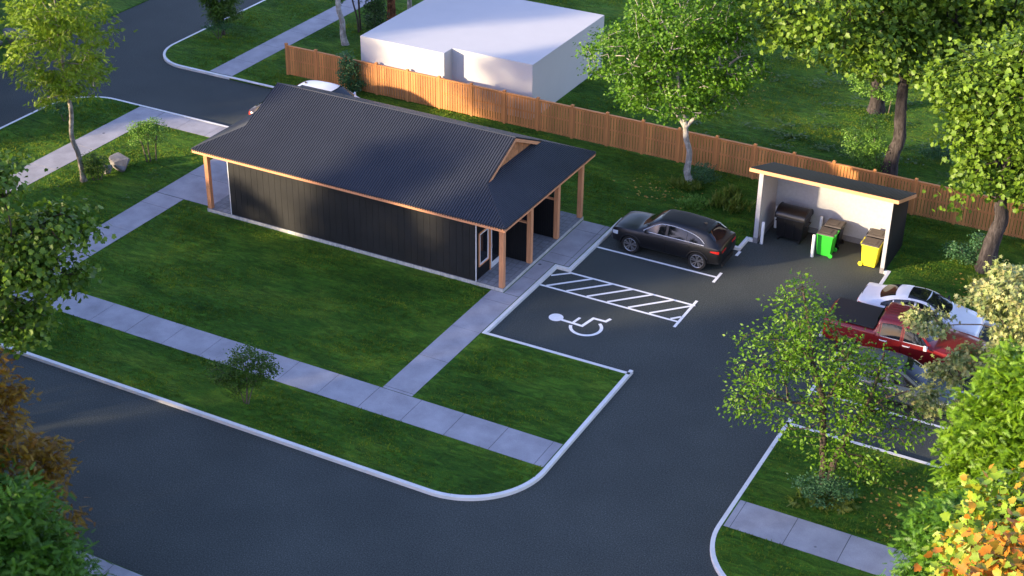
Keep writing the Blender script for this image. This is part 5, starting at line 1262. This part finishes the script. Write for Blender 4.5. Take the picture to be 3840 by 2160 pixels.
# short grass: nobody could count it
def in_view(P, margin=.03):
    Rm = np.array(cam.rotation_euler.to_matrix()).T
    v = (P-CAM) @ Rm.T; f = cam_d.lens/cam_d.sensor_width
    return (np.abs(f*v[:,0]/-v[:,2]) < .5+margin) & (np.abs(f*v[:,1]/-v[:,2]) < .28125+margin) & (v[:,2] < 0)
def inside(poly, P):
    r = np.zeros(len(P), bool); n = len(poly)
    for i in range(n):
        (x0,y0),(x1,y1) = poly[i], poly[(i+1) % n]
        if y0 == y1: continue
        c = ((y0 > P[:,1]) != (y1 > P[:,1])); r ^= c & (P[:,0] < (x1-x0)*(P[:,1]-y0)/(y1-y0)+x0)
    return r
PAVED = [(-16.13,7.1,-9.93,-8.44),(-17.66,-16.13,-9.93,.17),(-17.66,-14.4,.15,7.5),(-23.15,-14.4,6.1,7.5),(-24.70,-23.13,-12,7.5),(-.34,1.1,-8.5,0),(-14.55,1.75,-.27,7.15),(13.1,70,-9.93,-8.42),(-24.65,-23.15,12.8,80),(-16.3,-6.7,14.85,24),(7.2,13.1,8.8,11.35)]
def turf():
    rng = np.random.default_rng(8); area = [(-29,7.2,-13,7,95),(-29,20,7,14.6,95),(13.1,24,-13,7,100),(-29,24,14.6,42,80)]
    P = np.concatenate([np.c_[rng.uniform(a,b,int((b-a)*(d-c)*k)), rng.uniform(c,d,int((b-a)*(d-c)*k))] for a,b,c,d,k in area])
    q = np.c_[P, np.full(len(P), LZ)]; ok = in_view(q) & inside(loop, P)
    for dx, dy in ((.17,0),(-.17,0),(0,.17),(0,-.17)): ok &= inside(loop, P+np.array([dx,dy]))
    for a,b,c,d in PAVED: ok &= ~((P[:,0] > a-.03) & (P[:,0] < b+.03) & (P[:,1] > c-.03) & (P[:,1] < d+.03))
    q = q[ok]; n = len(q); ntuft = 3
    q = np.repeat(q, ntuft, 0) + np.c_[rng.normal(0,.035,(n*ntuft,2)), np.full(n*ntuft,-.004)]
    n = len(q); ax = np.c_[rng.normal(0,.55,(n,2))+np.array([.25,.12]), np.full(n,1.0)]
    patch = .75+.35*np.sin(q[:,0]*.9+1.7*np.sin(q[:,1]*.53))*np.sin(q[:,1]*1.1+1.3*np.sin(q[:,0]*.41))
    o = leaf_mesh('grass', q, ax, rng.normal(size=(n,3)), rng.uniform(.06,.115,n)*patch, 'blade', G['turf'], None)
    tag(o, 'short mown green grass covering the lawns', 'grass', kind='stuff')
G['turf'] = leaf_mat('grass_blade', [(.065,.16,.009),(.10,.20,.011),(.16,.24,.013),(.22,.25,.018),(.08,.17,.010)], trans=.3, rough=.7)
def mottle(m):
    nt = m.node_tree; out = [n for n in nt.nodes if n.type == 'VALTORGB'][0].outputs[0]; to = [l.to_socket for l in nt.links if l.from_socket == out]
    ang = R(-26); cs = coords(nt, scale=(0.42,1.25,1), rot=(0,0,ang))
    n1 = N(nt, 'ShaderNodeTexNoise', Scale=0.55, Detail=6.0, Roughness=0.62, Distortion=0.8); nt.links.new(cs, n1.inputs['Vector'])
    r1 = ramp(nt, [(0.3, (0.62,0.70,0.75)), (0.5, (1.0,1.0,1.0)), (0.7, (1.75,1.45,1.3))]); nt.links.new(n1.outputs[0], r1.inputs[0])
    n2 = N(nt, 'ShaderNodeTexNoise', Scale=2.6, Detail=5.0, Roughness=0.6, Distortion=1.0); nt.links.new(cs, n2.inputs['Vector'])
    r2 = ramp(nt, [(0.32, (0.55,0.60,0.62)), (0.5, (1.0,1.0,1.0)), (0.68, (1.65,1.5,1.4))]); nt.links.new(n2.outputs[0], r2.inputs[0])
    c = mix_mul(nt, mix_mul(nt, out, r1.outputs[0]), r2.outputs[0])
    for t in to: nt.links.new(c, t)
mottle(G['turf'])
turf()

# wood outside the photo's left and front, which shades the place
def shade_tree(x, y, h, seed, label, wid=3.4):
    return plant('shade_tree', label, 'tree', (x,y), [[(0,0,.0),(.1,0,h*.3),(0,0,h*.85)]],
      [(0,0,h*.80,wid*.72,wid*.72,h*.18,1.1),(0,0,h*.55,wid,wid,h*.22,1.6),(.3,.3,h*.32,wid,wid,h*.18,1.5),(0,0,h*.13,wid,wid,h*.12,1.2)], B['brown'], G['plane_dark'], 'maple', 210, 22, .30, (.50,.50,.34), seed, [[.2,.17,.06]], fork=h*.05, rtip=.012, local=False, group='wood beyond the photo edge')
WOOD = 'dark leafy tree in the wood beyond the photo edge'
#SHADE#
def wood_at(s, d, h, seed, src, wid=3.4):
    """s across the sunlight, d metres up-sun of the clubhouse"""
    x = -.663*d + .748*s; y = -.748*d - .663*s
    if src is None: return shade_tree(x, y, h, seed, WOOD, wid)
    c = copy_tree(src); c.location = (x, y, LZ); c.rotation_euler.z = seed*1.3
    c.scale = (wid/3.4, wid/3.4, h/10.0); return c
PROTO = wood_at(-44, 25.5, 10.0, 101, None)
PROTO.scale = (1, 1, 1.2)
for i, (s, d, h, w) in enumerate([(-39,25.5,12,3.3),(-34,25.5,12,3.3),(-29,25.5,12.5,3.3),(-23.7,25.5,12.5,3.1),(-13.2,26,10.8,2.4),(-4.6,26,10.4,2.4),(-.3,27,10.3,2.3),(6.8,30,11.4,3.2),
        (12,31,9.8,3.2),(17.5,31,9,3.2),(23,31,9,3.2),
        (-41.5,33,13.5,3.5),(-36,33,13.5,3.5),(-31,33,14,3.5),(-25.5,33,14,3.4),(-13.3,33,11.2,2.2),(-4.4,33,10.8,2.2),(-.4,34,11,2.3),(7.2,37,11.8,3.2),(13,38,10,3.4),(20,38,10,3.4),(-9.0,23.5,5.2,1.5),(-11.2,22.5,4.6,1.6),(-6.5,22.5,3.8,1.6),(-3,23,4,1.8),(2.6,24,6.0,1.3)]):
    wood_at(s, d, h, i+1, PROTO, w)
